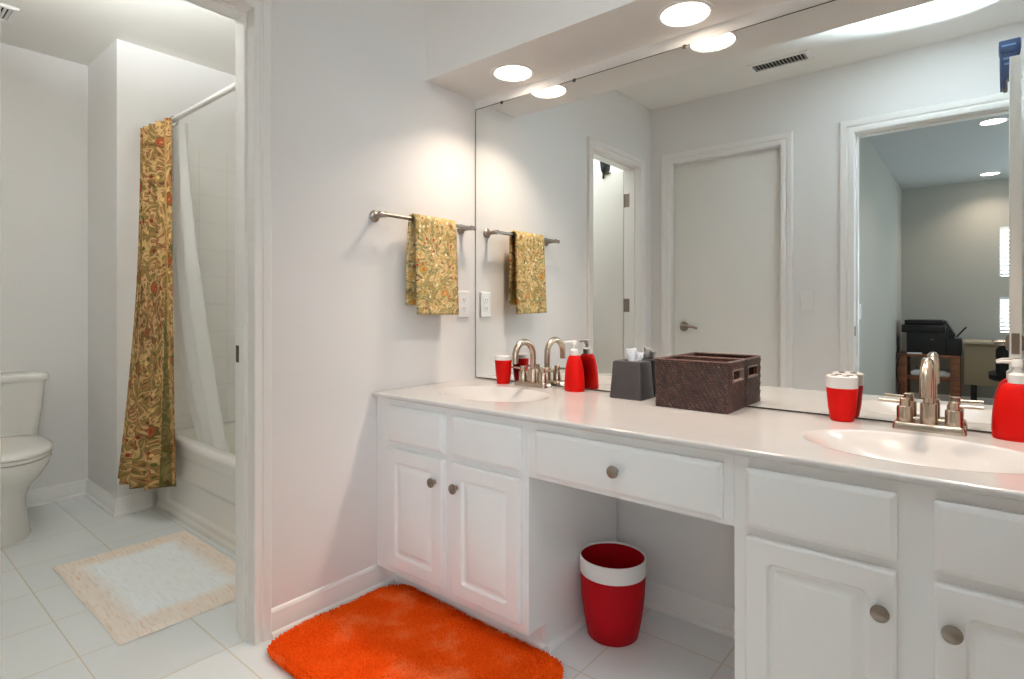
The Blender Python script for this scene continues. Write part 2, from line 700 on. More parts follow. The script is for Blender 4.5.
struct('wall_right', B().box(2.08, 2.18, -1.92, 0.10, 0, ZC), WALL)
struct('wall_toilet_side', B().box(-2.25, -2.15, -1.92, -0.932, 0, ZC), WALL)
struct('wall_tub_side', B().box(-2.25, -1.64, -0.932, 0.10, 0, ZC), WALL)
struct('ceiling_soffit', B().box(0.0, 2.08, -0.299, 0.0, 2.0037, ZC), SOFFIT)
struct('wall_bedroom_left', B().box(0.97, 1.07, -6.2, -1.92, 0, ZC), BEDWALL)
WX0, WX1, WZ0, WZ1, WZ2, WZ3 = 1.935, 2.55, 0.80, 1.18, 1.40, 1.93
b = B()
b.box(1.07, WX0, -6.2, -6.1, 0, ZC)
b.box(WX0, WX1, -6.2, -6.1, 0, WZ0)
b.box(WX0, WX1, -6.2, -6.1, WZ1, WZ2)
b.box(WX0, WX1, -6.2, -6.1, WZ3, ZC)
b.box(WX1, 4.2, -6.2, -6.1, 0, ZC)
struct('wall_bedroom_front', b, BEDWALL)
struct('wall_bedroom_right', B().box(4.2, 4.3, -6.2, -1.92, 0, ZC), BEDWALL)
struct('wall_bedroom_back', B().box(2.18, 4.3, -1.92, -1.82, 0, ZC), BEDWALL)

# tiled tub surround (three thin tile faces)
b = B()
b.box(-1.64, -1.632, -0.742, 0.0, 0.385, 1.965)
b.box(-1.632, -0.118, -0.008, 0.0, 0.385, 1.965)
b.box(-0.118, -0.11, -0.742, 0.0, 0.385, 1.965)
struct('wall_tile_surround', b, WTILE)

CAS = [(0.0, 0.0), (0.0, 0.009), (0.004, 0.012), (0.018, 0.012), (0.022, 0.009), (0.025, 0.009), (0.030, 0.014), (0.044, 0.018), (0.050, 0.018), (0.054, 0.014), (0.054, 0.0)]


def casing(name, a0, a1, top, axis, plane, out, k=1.0):
    """door casing swept round an opening a0..a1 with mitred corners; axis is the wall's long axis; out the side it faces"""
    rings = []
    for (ea, ez, sa, sz) in ((a0, 0.0, -1, 0), (a0, top, -1, 1), (a1, top, 1, 1), (a1, 0.0, 1, 0)):
        ring = []
        for o_, h in CAS:
            o_ *= k
            a = ea + sa * o_
            z = ez + sz * o_
            ring.append((plane + out * h, a, z) if axis == 'y' else (a, plane + out * h, z))
        rings.append(ring)
    return struct(name, B().loft(rings), TRIM, angle=25)


def jamb(name, a0, a1, top, axis, p0, p1, stop=None):
    """jamb lining with a door stop"""
    b = B()
    t = 0.014
    def bx(u0, u1, z0, z1, q0=p0, q1=p1):
        if axis == 'y':
            b.box(q0, q1, u0, u1, z0, z1)
        else:
            b.box(u0, u1, q0, q1, z0, z1)
    bx(a0 - t, a0, 0, top + t)
    bx(a1, a1 + t, 0, top + t)
    bx(a0, a1, top, top + t)
    if stop:
        q0, q1 = stop
        bx(a0, a0 + 0.010, 0, top, q0, q1)
        bx(a1 - 0.010, a1, 0, top, q0, q1)
        bx(a0 + 0.010, a1 - 0.010, top - 0.010, top, q0, q1)
    return struct(name, b, TRIM)


# openings are a hair wider than the lining so that the linings sit on the wall ends
casing('trim_1', T1 , T0 , HT, 'y', 0.0, 1)
casing('trim_2', T1 , T0 , HT, 'y', -0.11, -1)
jamb('trim_3', T1 , T0 , HT, 'y', -0.112, 0.002, (-0.072, -0.035))
casing('trim_4', KX0, KX1, HD, 'x', -W, 1, 1.3)
jamb('trim_5', KX0, KX1, HD, 'x', -1.92, -W + 0.002)
casing('trim_6', BX0, BX1, HD, 'x', -W, 1, 1.3)
casing('trim_7', BX0, BX1, HD, 'x', -1.92, -1)
jamb('trim_8', BX0, BX1, HD, 'x', -1.922, -W + 0.002, (-1.905, -1.855))

BASE = [(0, 0), (0.022, 0), (0.022, 0.008), (0.019, 0.014), (0.0125, 0.018), (0.0125, 0.062), (0.010, 0.068), (0.010, 0.076), (0.006, 0.084), (0.0, 0.088)]


def baseboard(name, path, side):
    """baseboard with shoe moulding swept along a plan path; side +1 keeps it to the left of travel"""
    P = [Vector((p[0], p[1], 0)) for p in path]
    rings = []
    for i, p in enumerate(P):
        dirs = []
        if i:
            dirs.append((p - P[i - 1]).normalized())
        if i < len(P) - 1:
            dirs.append((P[i + 1] - p).normalized())
        ns = [Vector((-d.y, d.x, 0)) * side for d in dirs]
        n = ns[0] if len(ns) == 1 else (ns[0] + ns[1]) / (1 + ns[0].dot(ns[1]))
        rings.append([(p.x + n.x * t, p.y + n.y * t, z) for t, z in BASE])
    return struct(name, B().loft(rings), TRIM, angle=25)


baseboard('baseboard_left', [(0, -0.452), (0, T0 + 0.0545)], 1)
baseboard('baseboard_back', [(0.736, 0), (1.334, 0)], -1)
baseboard('baseboard_toilet', [(-1.64, -0.775), (-1.64, -0.932), (-2.15, -0.932), (-2.15, -W)], 1)
baseboard('baseboard_front', [(KX1 + 0.071, -W), (BX0 - 0.071, -W)], 1)
baseboard('baseboard_bedroom', [(1.07, -1.935), (1.07, -6.1), (4.2, -6.1)], 1)

# ------------------------------------------------------------------ doors (closet, toilet room, bedroom)
d1 = struct('door_1', B().box(KX0 + 0.003, KX1 - 0.003, -W - 0.068, -W - 0.030, 0.008, HD - 0.003, 0.002), DOORP,
            'closed flat off-white closet door with a lever handle', 'door')


def lever(b, c, d, u, length):
    """rose, neck and curved lever: c on the door face, d out of it, u along the lever"""
    c, d, u = Vector(c), Vector(d), Vector(u)
    b.lathe_axis([(0.0, 0), (0.030, 0), (0.031, 0.004), (0.027, 0.010), (0.012, 0.012), (0.011, 0.045), (0.0, 0.046)], c, d)
    p = [c + d * 0.038 + u * (-0.008), c + d * 0.044 + u * 0.02 + Vector((0, 0, 0.004)), c + d * 0.045 + u * (length * 0.6) + Vector((0, 0, 0.002)), c + d * 0.043 + u * length + Vector((0, 0, -0.008))]
    b.tube(crom(p, 14), [0.010] * 4 + [0.009] * 4 + [0.0075] * 6, 12)
    return b


part('door_handle', lever(B(), (0.226, -W - 0.030, 0.935), (0, 1, 0), (1, 0, 0), 0.105), PEWTER, d1)

LY = T1 - 0.003
d2 = struct('door_2', B().box(-0.699, -0.126, LY - 0.036, LY, 0.010, HT - 0.004, 0.002), DOORP,
            'flat white toilet room door standing open with two hinges', 'door')
for hz in (1.80, 1.08, 0.25):
    hb = B()
    hb.tube([(-0.114, LY + 0.007, hz - 0.045), (-0.114, LY + 0.007, hz + 0.045)], 0.006, 10)
    hb.box(-0.108, -0.076, LY + 0.0015, LY + 0.0045, hz - 0.045, hz + 0.045)
    hb.box(-0.1175, -0.1145, LY - 0.034, LY, hz - 0.045, hz + 0.045)
    part('hinge', hb, PEWTER, d2)
part('door_handle', lever(B(), (-0.635, LY, 0.935), (0, 1, 0), (1, 0, 0), 0.095), PEWTER, d2)

DX0, DX1 = 1.8585, 1.8935
d3 = struct('door_3', B().box(DX0, DX1, -1.752, -1.050, 0.010, HD - 0.010, 0.002), DOORP,
            'white bedroom door standing open, its edge toward the mirror', 'door')
lb = lever(B(), (DX0, -1.115, 0.925), (-1, 0, 0), (0, -1, 0), 0.095)
part('door_handle', lb, PEWTER, d3)
part('door_handle', lever(B(), (DX1, -1.115, 0.925), (1, 0, 0), (0, -1, 0), 0.095), PEWTER, d3)
part('latch_plate', B().box(1.864, 1.888, -1.0505, -1.0485, 0.885, 0.965, 0.0005, 1), PEWTER, d3)
hb = B()
for hz in (1.80, 1.05, 0.25):
    hb = B()
    hb.tube([(1.8955, -1.762, hz - 0.045), (1.8955, -1.762, hz + 0.045)], 0.006, 10)
    hb.box(1.862, 1.8935, -1.756, -1.752, hz - 0.045, hz + 0.045)
    part('hinge', hb, PEWTER, d3)
_p = Vector((1.876, -1.05, 0))
_m = Matrix.Rotation(R(1.6), 4, 'Z')
d3.rotation_euler = (0, 0, R(1.6))
d3.location = _p - (_m @ _p)

single('strike_plate', B().box(-0.111, -0.094, T0 - 0.0025, T0 + 0.0005, 0.885, 0.940), BRONZE,
       'dull bronze strike plate on the white doorway jamb facing the tub', 'strike plate', (-0.103, T0, 0.91))
single('strike_plate', B().box(BX0 - 0.0005, BX0 + 0.0025, -1.835, -1.812, 0.905, 0.960), BRONZE,
       'dull bronze strike plate on the bedroom doorway jamb', 'strike plate', (BX0, -1.823, 0.93))


# ------------------------------------------------------------------ battery flashes clipped on the doors
def flash(name, loc, label, bodymat):
    t = root(name, label, 'camera flash', loc)
    x, y, z = loc
    cb_ = B()
    cb_.box(x - 0.012, x + 0.044, y - 0.015, y + 0.015, z, z + 0.010, 0.002)
    cb_.box(x - 0.012, x - 0.004, y - 0.015, y + 0.015, z - 0.03, z, 0.001)
    part('clamp', cb_, BRONZE, t)
    bb = B()
    bb.loft([[(x + px, y + py, zz) for px, py in rrect(0.004, 0, hw, hd, 0.006)] for hw, hd, zz in
             ((0.016, 0.024, z + 0.010), (0.022, 0.030, z + 0.030), (0.026, 0.034, z + 0.085), (0.026, 0.034, z + 0.098))])
    part('flash_body', bb, bodymat, t)
    hb_ = B()
    hb_.loft([[(x + px, y + py, zz) for px, py in rrect(0.002, 0, hw, hd, 0.006)] for hw, hd, zz in
              ((0.027, 0.034, z + 0.100), (0.034, 0.040, z + 0.118), (0.034, 0.040, z + 0.150), (0.030, 0.036, z + 0.153))])
    h = part('flash_head', hb_, bodymat, t)
    return t


t = root('camera_flash', 'blue-lit camera flash clipped on top of the open bedroom door', 'camera flash', (1.866, -1.36, HD - 0.010))
fz = HD - 0.0095
part('clamp', B().box(1.848, 1.908, -1.375, -1.345, fz, fz + 0.010, 0.002).box(1.848, 1.862, -1.375, -1.345, fz - 0.045, fz, 0.002), BRONZE, t)
b = B()
b.loft([[(cx_ + px, -1.36 + py, z) for px, py in rrect(0, 0, hw, hd, 0.006)] for cx_, hw, hd, z in
        ((1.8465, 0.0085, 0.020, 1.998), (1.8465, 0.0095, 0.023, fz), (1.8535, 0.0165, 0.026, fz + 0.011), (1.864, 0.0275, 0.029, fz + 0.05), (1.868, 0.032, 0.032, fz + 0.11))])
part('flash_body', b, BLUE_LIT, t)
b = B()
b.loft([[(1.869 + px, -1.36 + py, z) for px, py in rrect(0, 0, hw, hd, 0.006)] for hw, hd, z in
        ((0.033, 0.033, fz + 0.113), (0.036, 0.036, fz + 0.125), (0.036, 0.036, fz + 0.163), (0.032, 0.032, fz + 0.166))])
part('flash_head', b, BLUE_LIT, t)
for k, zz in enumerate((0.062, 0.084, 0.138)):
    part('label_strip', B().box(1.850 - 0.004 * k, 1.880 + 0.004 * k, -1.36 + 0.024, -1.36 + 0.0315 + 0.0028 * k, fz + zz, fz + zz + 0.007), PALEB, t)
flash('camera_flash', (-0.272, LY - 0.0, HT - 0.004), 'small black camera flash clipped on top of the open toilet room door', FLASHK)

# ------------------------------------------------------------------ mirror
mr = root('wall_mirror', 'big frameless wall mirror above the white vanity counter', 'mirror', (1.04, 0, 0.749))
part('mirror_glass', B().box(0.012, 2.066, -0.006, -0.0005, 0.751, 1.958), MIRROR, mr)
b = B()
b.box(0.0095, 0.012, -0.0065, -0.0005, 0.749, 1.960)
b.box(0.012, 2.066, -0.0065, -0.0005, 1.958, 1.9605)
part('edge_strip', b, EDGE, mr, label='dark edge of the mirror')
part('bottom_channel', B().box(0.012, 2.066, -0.0075, -0.0005, 0.7475, 0.751), EDGE, mr)
for x in (0.166, 0.541, 0.99, 1.50):
    part('clip', B().box(x - 0.006, x + 0.006, -0.0085, -0.0005, 1.951, 1.964, 0.001, 1), EDGE, mr)


# ------------------------------------------------------------------ recessed lights
def make_lamp(loc, label, group):
    t = root('recessed_light', label, 'ceiling light', loc, group)
    x, y, z = loc
    part('trim_ring', B().lathe([(0.0735, 0.012), (0.0735, -0.001), (0.077, -0.004), (0.086, -0.0035), (0.089, 0.0), (0.089, 0.002)], loc, 48, cap0=False, cap1=False), TRIM, t)
    part('lens', B().lathe([(0.0, -0.0015), (0.040, -0.0013), (0.0735, -0.0005), (0.0735, 0.0015), (0, 0.0015)], loc, 48), LENS, t)
    ld = bpy.data.lights.new('lamp_beam', 'AREA')
    ld.energy = LAMP_WATTS
    ld.color = (1.0, 0.82, 0.67)
    ld.shape = 'DISK'
    ld.size = 0.146
    ld.spread = R(124)
    lo = bpy.data.objects.new('lamp_beam', ld)
    COL.objects.link(lo)
    lo.parent = t
    lo.location = (0, 0, -0.003)
    WORLDLOC[lo] = WORLDLOC[t]
    return t


L0 = make_lamp((0.329, -0.127, 2.0035), 'glowing round recessed light in the soffit above the sink by the towel', 'soffit lights')
copy_tree(L0, (1.043, -0.127, 2.0035), 'glowing round recessed light in the soffit above the knee-space drawer')
copy_tree(L0, (1.757, -0.127, 2.0035), 'glowing round recessed light in the soffit above the second sink')
l2 = copy_tree(L0, (1.847, -3.63, ZC - 0.0005), 'glowing round recessed light in the bedroom ceiling nearer the doorway')
l2['group'] = 'bedroom lights'
l3 = copy_tree(L0, (1.853, -5.75, ZC - 0.0005), 'glowing round recessed light deep in the bedroom near its window')
l3['group'] = 'bedroom lights'


# ------------------------------------------------------------------ vanity
VF = -0.545      # face frame plane
VX = 2.076


def raised_panel(b, x0, x1, z0, z1, yb, yf):
    """door slab with a routed groove and a raised field, facing -y"""
    cx_, cz_ = (x0 + x1) / 2, (z0 + z1) / 2
    hw, hh = (x1 - x0) / 2, (z1 - z0) / 2
    s = [(0, yb, 0.003), (0, yf + 0.005, 0.003), (0.0015, yf + 0.002, 0.003), (0.005, yf, 0.004), (0.046, yf, 0.016), (0.048, yf + 0.004, 0.015), (0.052, yf + 0.0095, 0.013),
         (0.059, yf + 0.0095, 0.004), (0.074, yf + 0.002, 0.003), (0.076, yf + 0.0012, 0.003)]
    b.loft([[(px, y, pz) for px, pz in rrect(cx_, cz_, hw - i, hh - i, r)] for i, y, r in s])
    return b


def slab_front(b, x0, x1, z0, z1, yb, yf):
    cx_, cz_ = (x0 + x1) / 2, (z0 + z1) / 2
    hw, hh = (x1 - x0) / 2, (z1 - z0) / 2
    s = [(0, yb, 0.003), (0, yf + 0.008, 0.003), (0.002, yf + 0.006, 0.003), (0.009, yf + 0.001, 0.003), (0.012, yf, 0.003)]
    b.loft([[(px, y, pz) for px, pz in rrect(cx_, cz_, hw - i, hh - i, r)] for i, y, r in s])
    return b


def knob(b, x, z, y):
    b.lathe_axis([(0, 0), (0.008, 0), (0.0065, 0.004), (0.0055, 0.010), (0.008, 0.0135), (0.0155, 0.016), (0.0165, 0.019), (0.0155, 0.0225), (0.009, 0.026), (0.0, 0.027)], (x, y, z), (0, -1, 0), 28)
    return b


def cabinet(name, label, x0, x1, doors, wall_side, open_side):
    t = root(name, label, 'cabinet', ((x0 + x1) / 2, VF, 0))
    b = B()
    f0, f1 = VF, VF + 0.019
    zb, zt = 0.088, 0.7285
    b.box(x0, doors[0][0] + 0.012, f0, f1, zb, zt)
    b.box(doors[0][1] - 0.012, doors[1][0] + 0.012, f0, f1, zb, zt)
    b.box(doors[1][1] - 0.012, x1, f0, f1, zb, zt)
    for d in doors:
        b.box(d[0] + 0.012, d[1] - 0.012, f0, f1, zb, 0.130)
        b.box(d[0] + 0.012, d[1] - 0.012, f0, f1, 0.540, 0.590)
        b.box(d[0] + 0.012, d[1] - 0.012, f0, f1, 0.690, zt)
    part('face_frame', b, CAB, t)
    b = B()
    b.prism([(VF + 0.019, 0.088), (-0.460, 0.088), (-0.460, 0.0), (-0.016, 0.0), (-0.016, zt), (VF + 0.019, zt)], 'x', x0, x0 + 0.016)
    b.prism([(VF + 0.019, 0.088), (-0.460, 0.088), (-0.460, 0.0), (-0.016, 0.0), (-0.016, zt), (VF + 0.019, zt)], 'x', x1 - 0.016, x1)
    b.box(x0 + 0.016, x1 - 0.016, VF + 0.019, -0.020, 0.088, 0.104)
    b.box(x0 + 0.016, x1 - 0.016, -0.020, -0.014, 0.104, zt)
    part('carcass', b, CAB, t)
    b = B()
    b.box(x0 + 0.0165, x1 - 0.0165, -0.4605, -0.445, 0.0, 0.088)
    b.prism([(-0.460, 0), (-0.474, 0), (-0.473, 0.010), (-0.468, 0.017), (-0.460, 0.020)], 'x', x0, x1)
    part('toe_kick', b, CAB, t)
    for i, d in enumerate(doors):
        dz0, dz1 = 0.116, 0.551
        dr = part('door', raised_panel(B(), d[0], d[1], dz0, dz1, VF, VF - 0.020), CAB, t, angle=20)
        kx = (d[1] - (0.032 if x0 < 1 else 0.025)) if i == 0 else d[0] + 0.027
        part('knob', knob(B(), kx, 0.474, VF - 0.020), PEWTER, dr)
        part('drawer_front', slab_front(B(), d[0], d[1], 0.572, 0.704, VF, VF - 0.020), CAB, t, angle=20)
    if open_side:
        xs = x1 if open_side > 0 else x0
        part('shoe_molding', B().prism([(xs, 0), (xs + open_side * 0.014, 0), (xs + open_side * 0.013, 0.010), (xs + open_side * 0.008, 0.017), (xs, 0.020)], 'y', -0.460, -0.024), CAB, t)
    return t


cabinet('vanity_cabinet', 'white two-door vanity cabinet behind the orange rug', 0.002, 0.735, ((0.087, 0.379), (0.424, 0.714)), True, 1)
cabinet('vanity_cabinet', 'white two-door vanity cabinet under the sink with the toothbrush cup', 1.335, VX, ((1.363, 1.646), (1.704, 1.988)), True, -1)
t = root('vanity_drawer_unit', 'single white drawer unit above the red wastebasket in the knee space', 'drawer unit', (1.035, VF, 0.56))
b = B()
b.box(0.7355, 1.3345, VF, VF + 0.019, 0.700, 0.7285)
b.box(0.7355, 1.3345, VF, VF + 0.019, 0.560, 0.582)
b.box(0.7355, 0.785, VF, VF + 0.019, 0.582, 0.700)
b.box(1.298, 1.3345, VF, VF + 0.019, 0.582, 0.700)
part('face_frame', b, CAB, t)
b = B()
b.box(0.7355, 0.750, VF + 0.019, -0.02, 0.560, 0.7285)
b.box(1.320, 1.3345, VF + 0.019, -0.02, 0.560, 0.7285)
b.box(0.750, 1.320, VF + 0.019, -0.02, 0.560, 0.572)
part('carcass', b, CAB, t)
dr = part('drawer', slab_front(B(), 0.766, 1.310, 0.572, 0.704, VF, VF - 0.018), CAB, t, angle=20)
part('knob', knob(B(), 1.037, 0.638, VF - 0.018), PEWTER, dr)

# counter with two moulded basins
CZ = 0.7455
SINKS = ((0.372, -0.300, 0.235, 0.165), (1.660, -0.305, 0.235, 0.165))


def counter_z(x, y):
    z = 0.0
    for sx_, sy_, a, b_ in SINKS:
        r = math.sqrt(((x - sx_) / a) ** 2 + ((y - sy_) / b_) ** 2)
        if r < 1.0:
            lip = min(1.0, (1.0 - r) / 0.06)
            z -= 0.002 * lip * lip * (3 - 2 * lip) + 0.066 * (1 - r ** 2.2) ** 1.3
    return CZ + z


b = B()
nx, ny = 347, 98
b.grid(lambda i, j: ((0.0005 + (VX - 0.001) * i / (nx - 1)), -0.559 + 0.558 * j / (ny - 1), counter_z(0.0005 + (VX - 0.001) * i / (nx - 1), -0.559 + 0.558 * j / (ny - 1))), nx, ny)
edge = [(-0.559, CZ), (-0.5635, CZ - 0.001), (-0.5665, CZ - 0.004), (-0.5672, CZ - 0.010), (-0.5655, CZ - 0.0155), (-0.561, CZ - 0.0168), (-0.520, CZ - 0.0168)]
b.grid(lambda i, j: (0.0005 + (VX - 0.001) * i, edge[j][0], edge[j][1]), 2, len(edge))
ct = single('vanity_countertop', b, MARBLE, 'glossy cream vanity countertop with two oval sink basins', 'countertop', (1.04, 0, CZ), angle=60, recalc=False)
for p in ct.data.polygons:
    pass


# ------------------------------------------------------------------ faucets (local space, base centre at the origin)
def make_faucet(label, loc, ang):
    t = root('faucet', label, 'faucet', (0, 0, 0), 'brushed nickel faucets')
    b = B()
    b.loft([[(px, py, z) for px, py in rrect(0, 0, hw, hd, min(hd * 0.35, 0.012))] for hw, hd, z in
            ((0.077, 0.029, 0.0), (0.077, 0.029, 0.004), (0.074, 0.026, 0.017), (0.072, 0.024, 0.019))])
    part('base_plate', b, NICKEL, t)
    b = B()
    b.lathe([(0.019, 0.019), (0.019, 0.068), (0.0175, 0.071), (0.013, 0.072)], (0, 0, 0), 32)
    pts = [(0, 0, 0.070), (0, 0, 0.10), (0, 0, 0.125)]
    rc = 0.057
    for k in range(1, 17):
        a = PI * k / 16 * 1.02
        pts.append((0, -rc + rc * math.cos(a), 0.125 + rc * math.sin(a)))
    pts.append((0, pts[-1][1] - 0.001, pts[-1][2] - 0.022))
    b.tube(pts, 0.0125, 20)
    part('spout', b, NICKEL, t)
    for sgn in (-1, 1):
        b = B()
        x = sgn * 0.051
        b.lathe([(0.0185, 0.019), (0.0185, 0.056), (0.0165, 0.059)], (x, 0, 0), 28)
        b.lathe([(0.012, 0.058), (0.012, 0.078), (0.0105, 0.080)], (x, 0, 0), 24)
        h = part('handle', b, NICKEL, t)
        lvb = B()
        lvb.tube([(x - sgn * 0.010, 0, 0.069), (x + sgn * 0.020, 0, 0.069), (x + sgn * 0.058, -0.002, 0.070)], 0.0042, 12)
        part('lever', lvb, NICKEL, h)
    t.location = loc
    t.rotation_euler = (0, 0, ang)
    return t


f0 = make_faucet('brushed nickel faucet beside the red tumbler and the slim soap bottle', (0.375, -0.055, CZ), 0)
f1 = copy_tree(f0, (1.668, -0.060, CZ), 'brushed nickel faucet with wide lever bars beside the red toothbrush holder')


# ------------------------------------------------------------------ red counter accessories
def cup(name, label, cat, x, y, h, rt, rb, zband, holes):
    t = root(name, label, cat, (x, y, CZ))
    part('cup_body', B().lathe([(rb * 0.9, 0.0), (rb, 0.003), (rb + (rt - rb) * 0.55, zband * 0.4), (rt - 0.001, zband * 0.85), (rt, zband)], (x, y, CZ), 40), RED, t)
    bnd = B()
    if holes:
        bnd.lathe([(rt, zband), (rt + 0.0005, h - 0.003), (rt - 0.003, h)], (x, y, CZ), 40, cap0=False, cap1=True)
    else:
        bnd.lathe([(rt, zband), (rt + 0.0005, h - 0.002), (rt - 0.001, h), (rt - 0.003, h - 0.001), (rt - 0.003, zband + 0.002)], (x, y, CZ), 40, cap0=False, cap1=True)
    part('rim_band', bnd, PLAST, t, label='white rim band')
    if holes:
        for a in range(4):
            hx, hy = x + 0.021 * math.cos(a * PI / 2 + 0.6), y + 0.021 * math.sin(a * PI / 2 + 0.6)
            part('brush_hole', B().lathe([(0.009, h - 0.0005), (0.009, h + 0.0006)], (hx, hy, CZ), 20), DARK, t)
    return t


cup('tumbler', 'small red tumbler with a white rim beside the towel-side faucet', 'cup', 0.225, -0.064, 0.117, 0.0360, 0.0275, 0.099, False)
cup('toothbrush_holder', 'red toothbrush holder with a white top and dark holes', 'toothbrush holder', 1.470, -0.050, 0.127, 0.0395, 0.0295, 0.093, True)


def dispenser(label, x, y, sx_, sy_, rot, pump_ang, h=0.136):
    t = root('soap_dispenser', label, 'soap dispenser', (x, y, CZ), 'red soap dispensers')
    part('bottle', B().lathe([(0.94, 0.0), (1.0, 0.004), (0.985, 0.03), (0.945, 0.06), (0.87, 0.09), (0.73, 0.115), (0.60, 0.129), (0.46, h), (0.30, h + 0.001)], (x, y, CZ), 40, sx_, sy_, rot=rot), RED, t)
    p = part('pump', B().lathe([(0.017, h), (0.017, h + 0.020), (0.013, h + 0.024), (0.007, h + 0.026), (0.007, h + 0.038), (0.011, h + 0.040), (0.011, h + 0.054), (0.009, h + 0.057)], (x, y, CZ), 28), PLAST, t, label='white pump')
    d = Vector((math.cos(pump_ang), math.sin(pump_ang), 0))
    c = Vector((x, y, CZ + h + 0.050))
    part('nozzle', B().tube([c, c + d * 0.030, c + d * 0.042 + Vector((0, 0, -0.003))], [0.0055, 0.0045, 0.0035], 12), PLAST, p)
    return t


dispenser('slim red soap dispenser with white pump between a faucet and the tissue box', 0.573, -0.052, 0.0445, 0.036, R(-20), R(195))
dispenser('big red soap dispenser with white pump beside the wide-lever faucet', 1.8385, -0.050, 0.0465, 0.034, R(0), R(150))

# tissue box cover
t = root('tissue_box', 'charcoal tissue box cover with a white tissue, beside the woven basket', 'tissue box', (0.822, -0.052, CZ))
tx, ty = 0.820, -0.060
b = B()
rings = []
for hw, hd, z in ((0.0610, 0.0505, 0.0), (0.0630, 0.0525, 0.003), (0.0620, 0.0515, 0.008), (0.0545, 0.0445, 0.124), (0.053, 0.043, 0.1295), (0.049, 0.039, 0.131)):
    rings.append([(tx + px, ty + py, CZ + z) for px, py in rrect(0, 0, hw, hd, 0.008)])
for s_, z in ((1.0, 0.131), (0.96, 0.126), (0.9, 0.121)):
    rings.append([(tx + px * s_, ty + py * s_, CZ + z) for px, py in rrect(0, 0, 0.030, 0.018, 0.016)])
b.loft(rings)
part('box_cover', b, TISSUEBOX, t)
b = B()
rnd = random.Random(3)
ph = [rnd.uniform(0, 6) for _ in range(6)]


def tissue_pt(i, j):
    u, v = i / 23 - 0.5, j / 17
    w = 0.020 + 0.016 * v ** 0.7
    fold = 0.010 * math.sin(u * 11 + ph[0] + v * 2) * (0.4 + v) + 0.004 * math.sin(u * 27 + ph[1])
    top = 0.062 - 0.022 * (u + 0.5) + 0.004 * math.sin(u * 10 + ph[2])
    return (tx + 0.006 + 0.008 * v + u * 2 * w * 0.85, ty + 0.004 + fold + 0.010 * v * math.sin(u * 5 + 1), CZ + 0.118 + top * v * (0.75 + 0.25 * v))


b.grid(tissue_pt, 24, 18)
ti = part('tissue', b, TISSUE, t, label='white folded tissue')
sm_ = ti.modifiers.new('solid', 'SOLIDIFY')
sm_.thickness = 0.0012

# woven basket with handle slots in both ends
t = root('woven_basket', 'dark brown woven rattan basket with slot handles against the mirror', 'basket', (1.070, -0.080, CZ))
bx0, bx1, by0, by1 = 0.962, 1.190, -0.166, -0.012
BH = 0.150
cxb, cyb = (bx0 + bx1) / 2, (by0 + by1) / 2
hw0, hd0 = (bx1 - bx0) / 2, (by1 - by0) / 2
rc = 0.006


def per_pt(s, hw, hd):
    """point and outward normal at distance s round a rectangle starting at the front corner"""
    L = [2 * hw, 2 * hd, 2 * hw, 2 * hd]
    c = [(-hw, -hd), (hw, -hd), (hw, hd), (-hw, hd)]
    dv = [(1, 0), (0, 1), (-1, 0), (0, -1)]
    nv_ = [(0, -1), (1, 0), (0, 1), (-1, 0)]
    for k in range(4):
        if s <= L[k] + 1e-9:
            return (c[k][0] + dv[k][0] * s, c[k][1] + dv[k][1] * s), nv_[k], k, s
        s -= L[k]
    return c[0], nv_[3], 3, 0


PER = 4 * (hw0 + hd0)
NS, NZ = 300, 46
ds = PER / NS


def basket_outer(sign):
    def f(i, j):
        z = BH * j / (NZ - 1)
        fl = 0.002 * (z / BH)
        (px, py), (nx_, ny_), k, _s = per_pt((i % NS) * ds, hw0, hd0)
        row = int(j / 2)
        bulge = 0.0026 if j % 2 else 0.0
        wv_ = 0.0020 * math.sin(i * 2 * PI / 6.0 + row * PI * 0.5)
        off = fl + (bulge + wv_ if sign > 0 else -0.007 - 0.4 * bulge)
        return (cxb + px + nx_ * off, cyb + py + ny_ * off, CZ + z)
    return f


def hole(i, j):
    z = BH * (j + 0.5) / (NZ - 1)
    (px, py), n_, k, s = per_pt(((i + 0.5) % NS) * ds, hw0, hd0)
    return k in (1, 3) and abs(py - 0.010) < 0.046 and 0.094 < z < 0.124


b = B()
b.grid(basket_outer(1), NS, NZ, skip=hole, loopu=True)
b.grid(basket_outer(-1), NS, NZ, skip=hole, loopu=True)
b.box(bx0 + 0.004, bx1 - 0.004, by0 + 0.004, by1 - 0.004, CZ, CZ + 0.006)
part('basket_body', b, RATTAN, t, angle=80)
rp_ = [(cxb + px, cyb + py) for px, py in rrect(0, 0, hw0 - 0.0005, hd0 - 0.0005, 0.005, 4)]
b = B()
n_ = len(rp_)
prof = [(0.006 * math.cos(a * 2 * PI / 10), 0.0045 * math.sin(a * 2 * PI / 10)) for a in range(10)]
rings = []
for i in range(n_):
    p0, p1, p2 = Vector(rp_[i - 1]), Vector(rp_[i]), Vector(rp_[(i + 1) % n_])
    tg = (p2 - p0).normalized()
    nn = Vector((tg.y, -tg.x))
    rings.append([(p1.x + nn.x * o_, p1.y + nn.y * o_, CZ + BH + 0.001 + h_) for o_, h_ in prof])
b.loft(rings, loop=True)
part('rim', b, RATTAN, t)
for xs, sg in ((bx1 + 0.0035, 1), (bx0 - 0.0035, -1)):
    b = B()
    yc = cyb + 0.010
    ro = rrect(yc, CZ + 0.109, 0.051, 0.020, 0.004, 3)
    ri = rrect(yc, CZ + 0.109, 0.0455, 0.0145, 0.003, 3)
    b.loft([[(xs - sg * 0.011, p, q) for p, q in ri], [(xs - sg * 0.012, p, q) for p, q in ro], [(xs + sg * 0.001, p, q) for p, q in ro], [(xs + sg * 0.001, p, q) for p, q in ri]], loop=True)
    part('handle_frame', b, HOLEF, t)

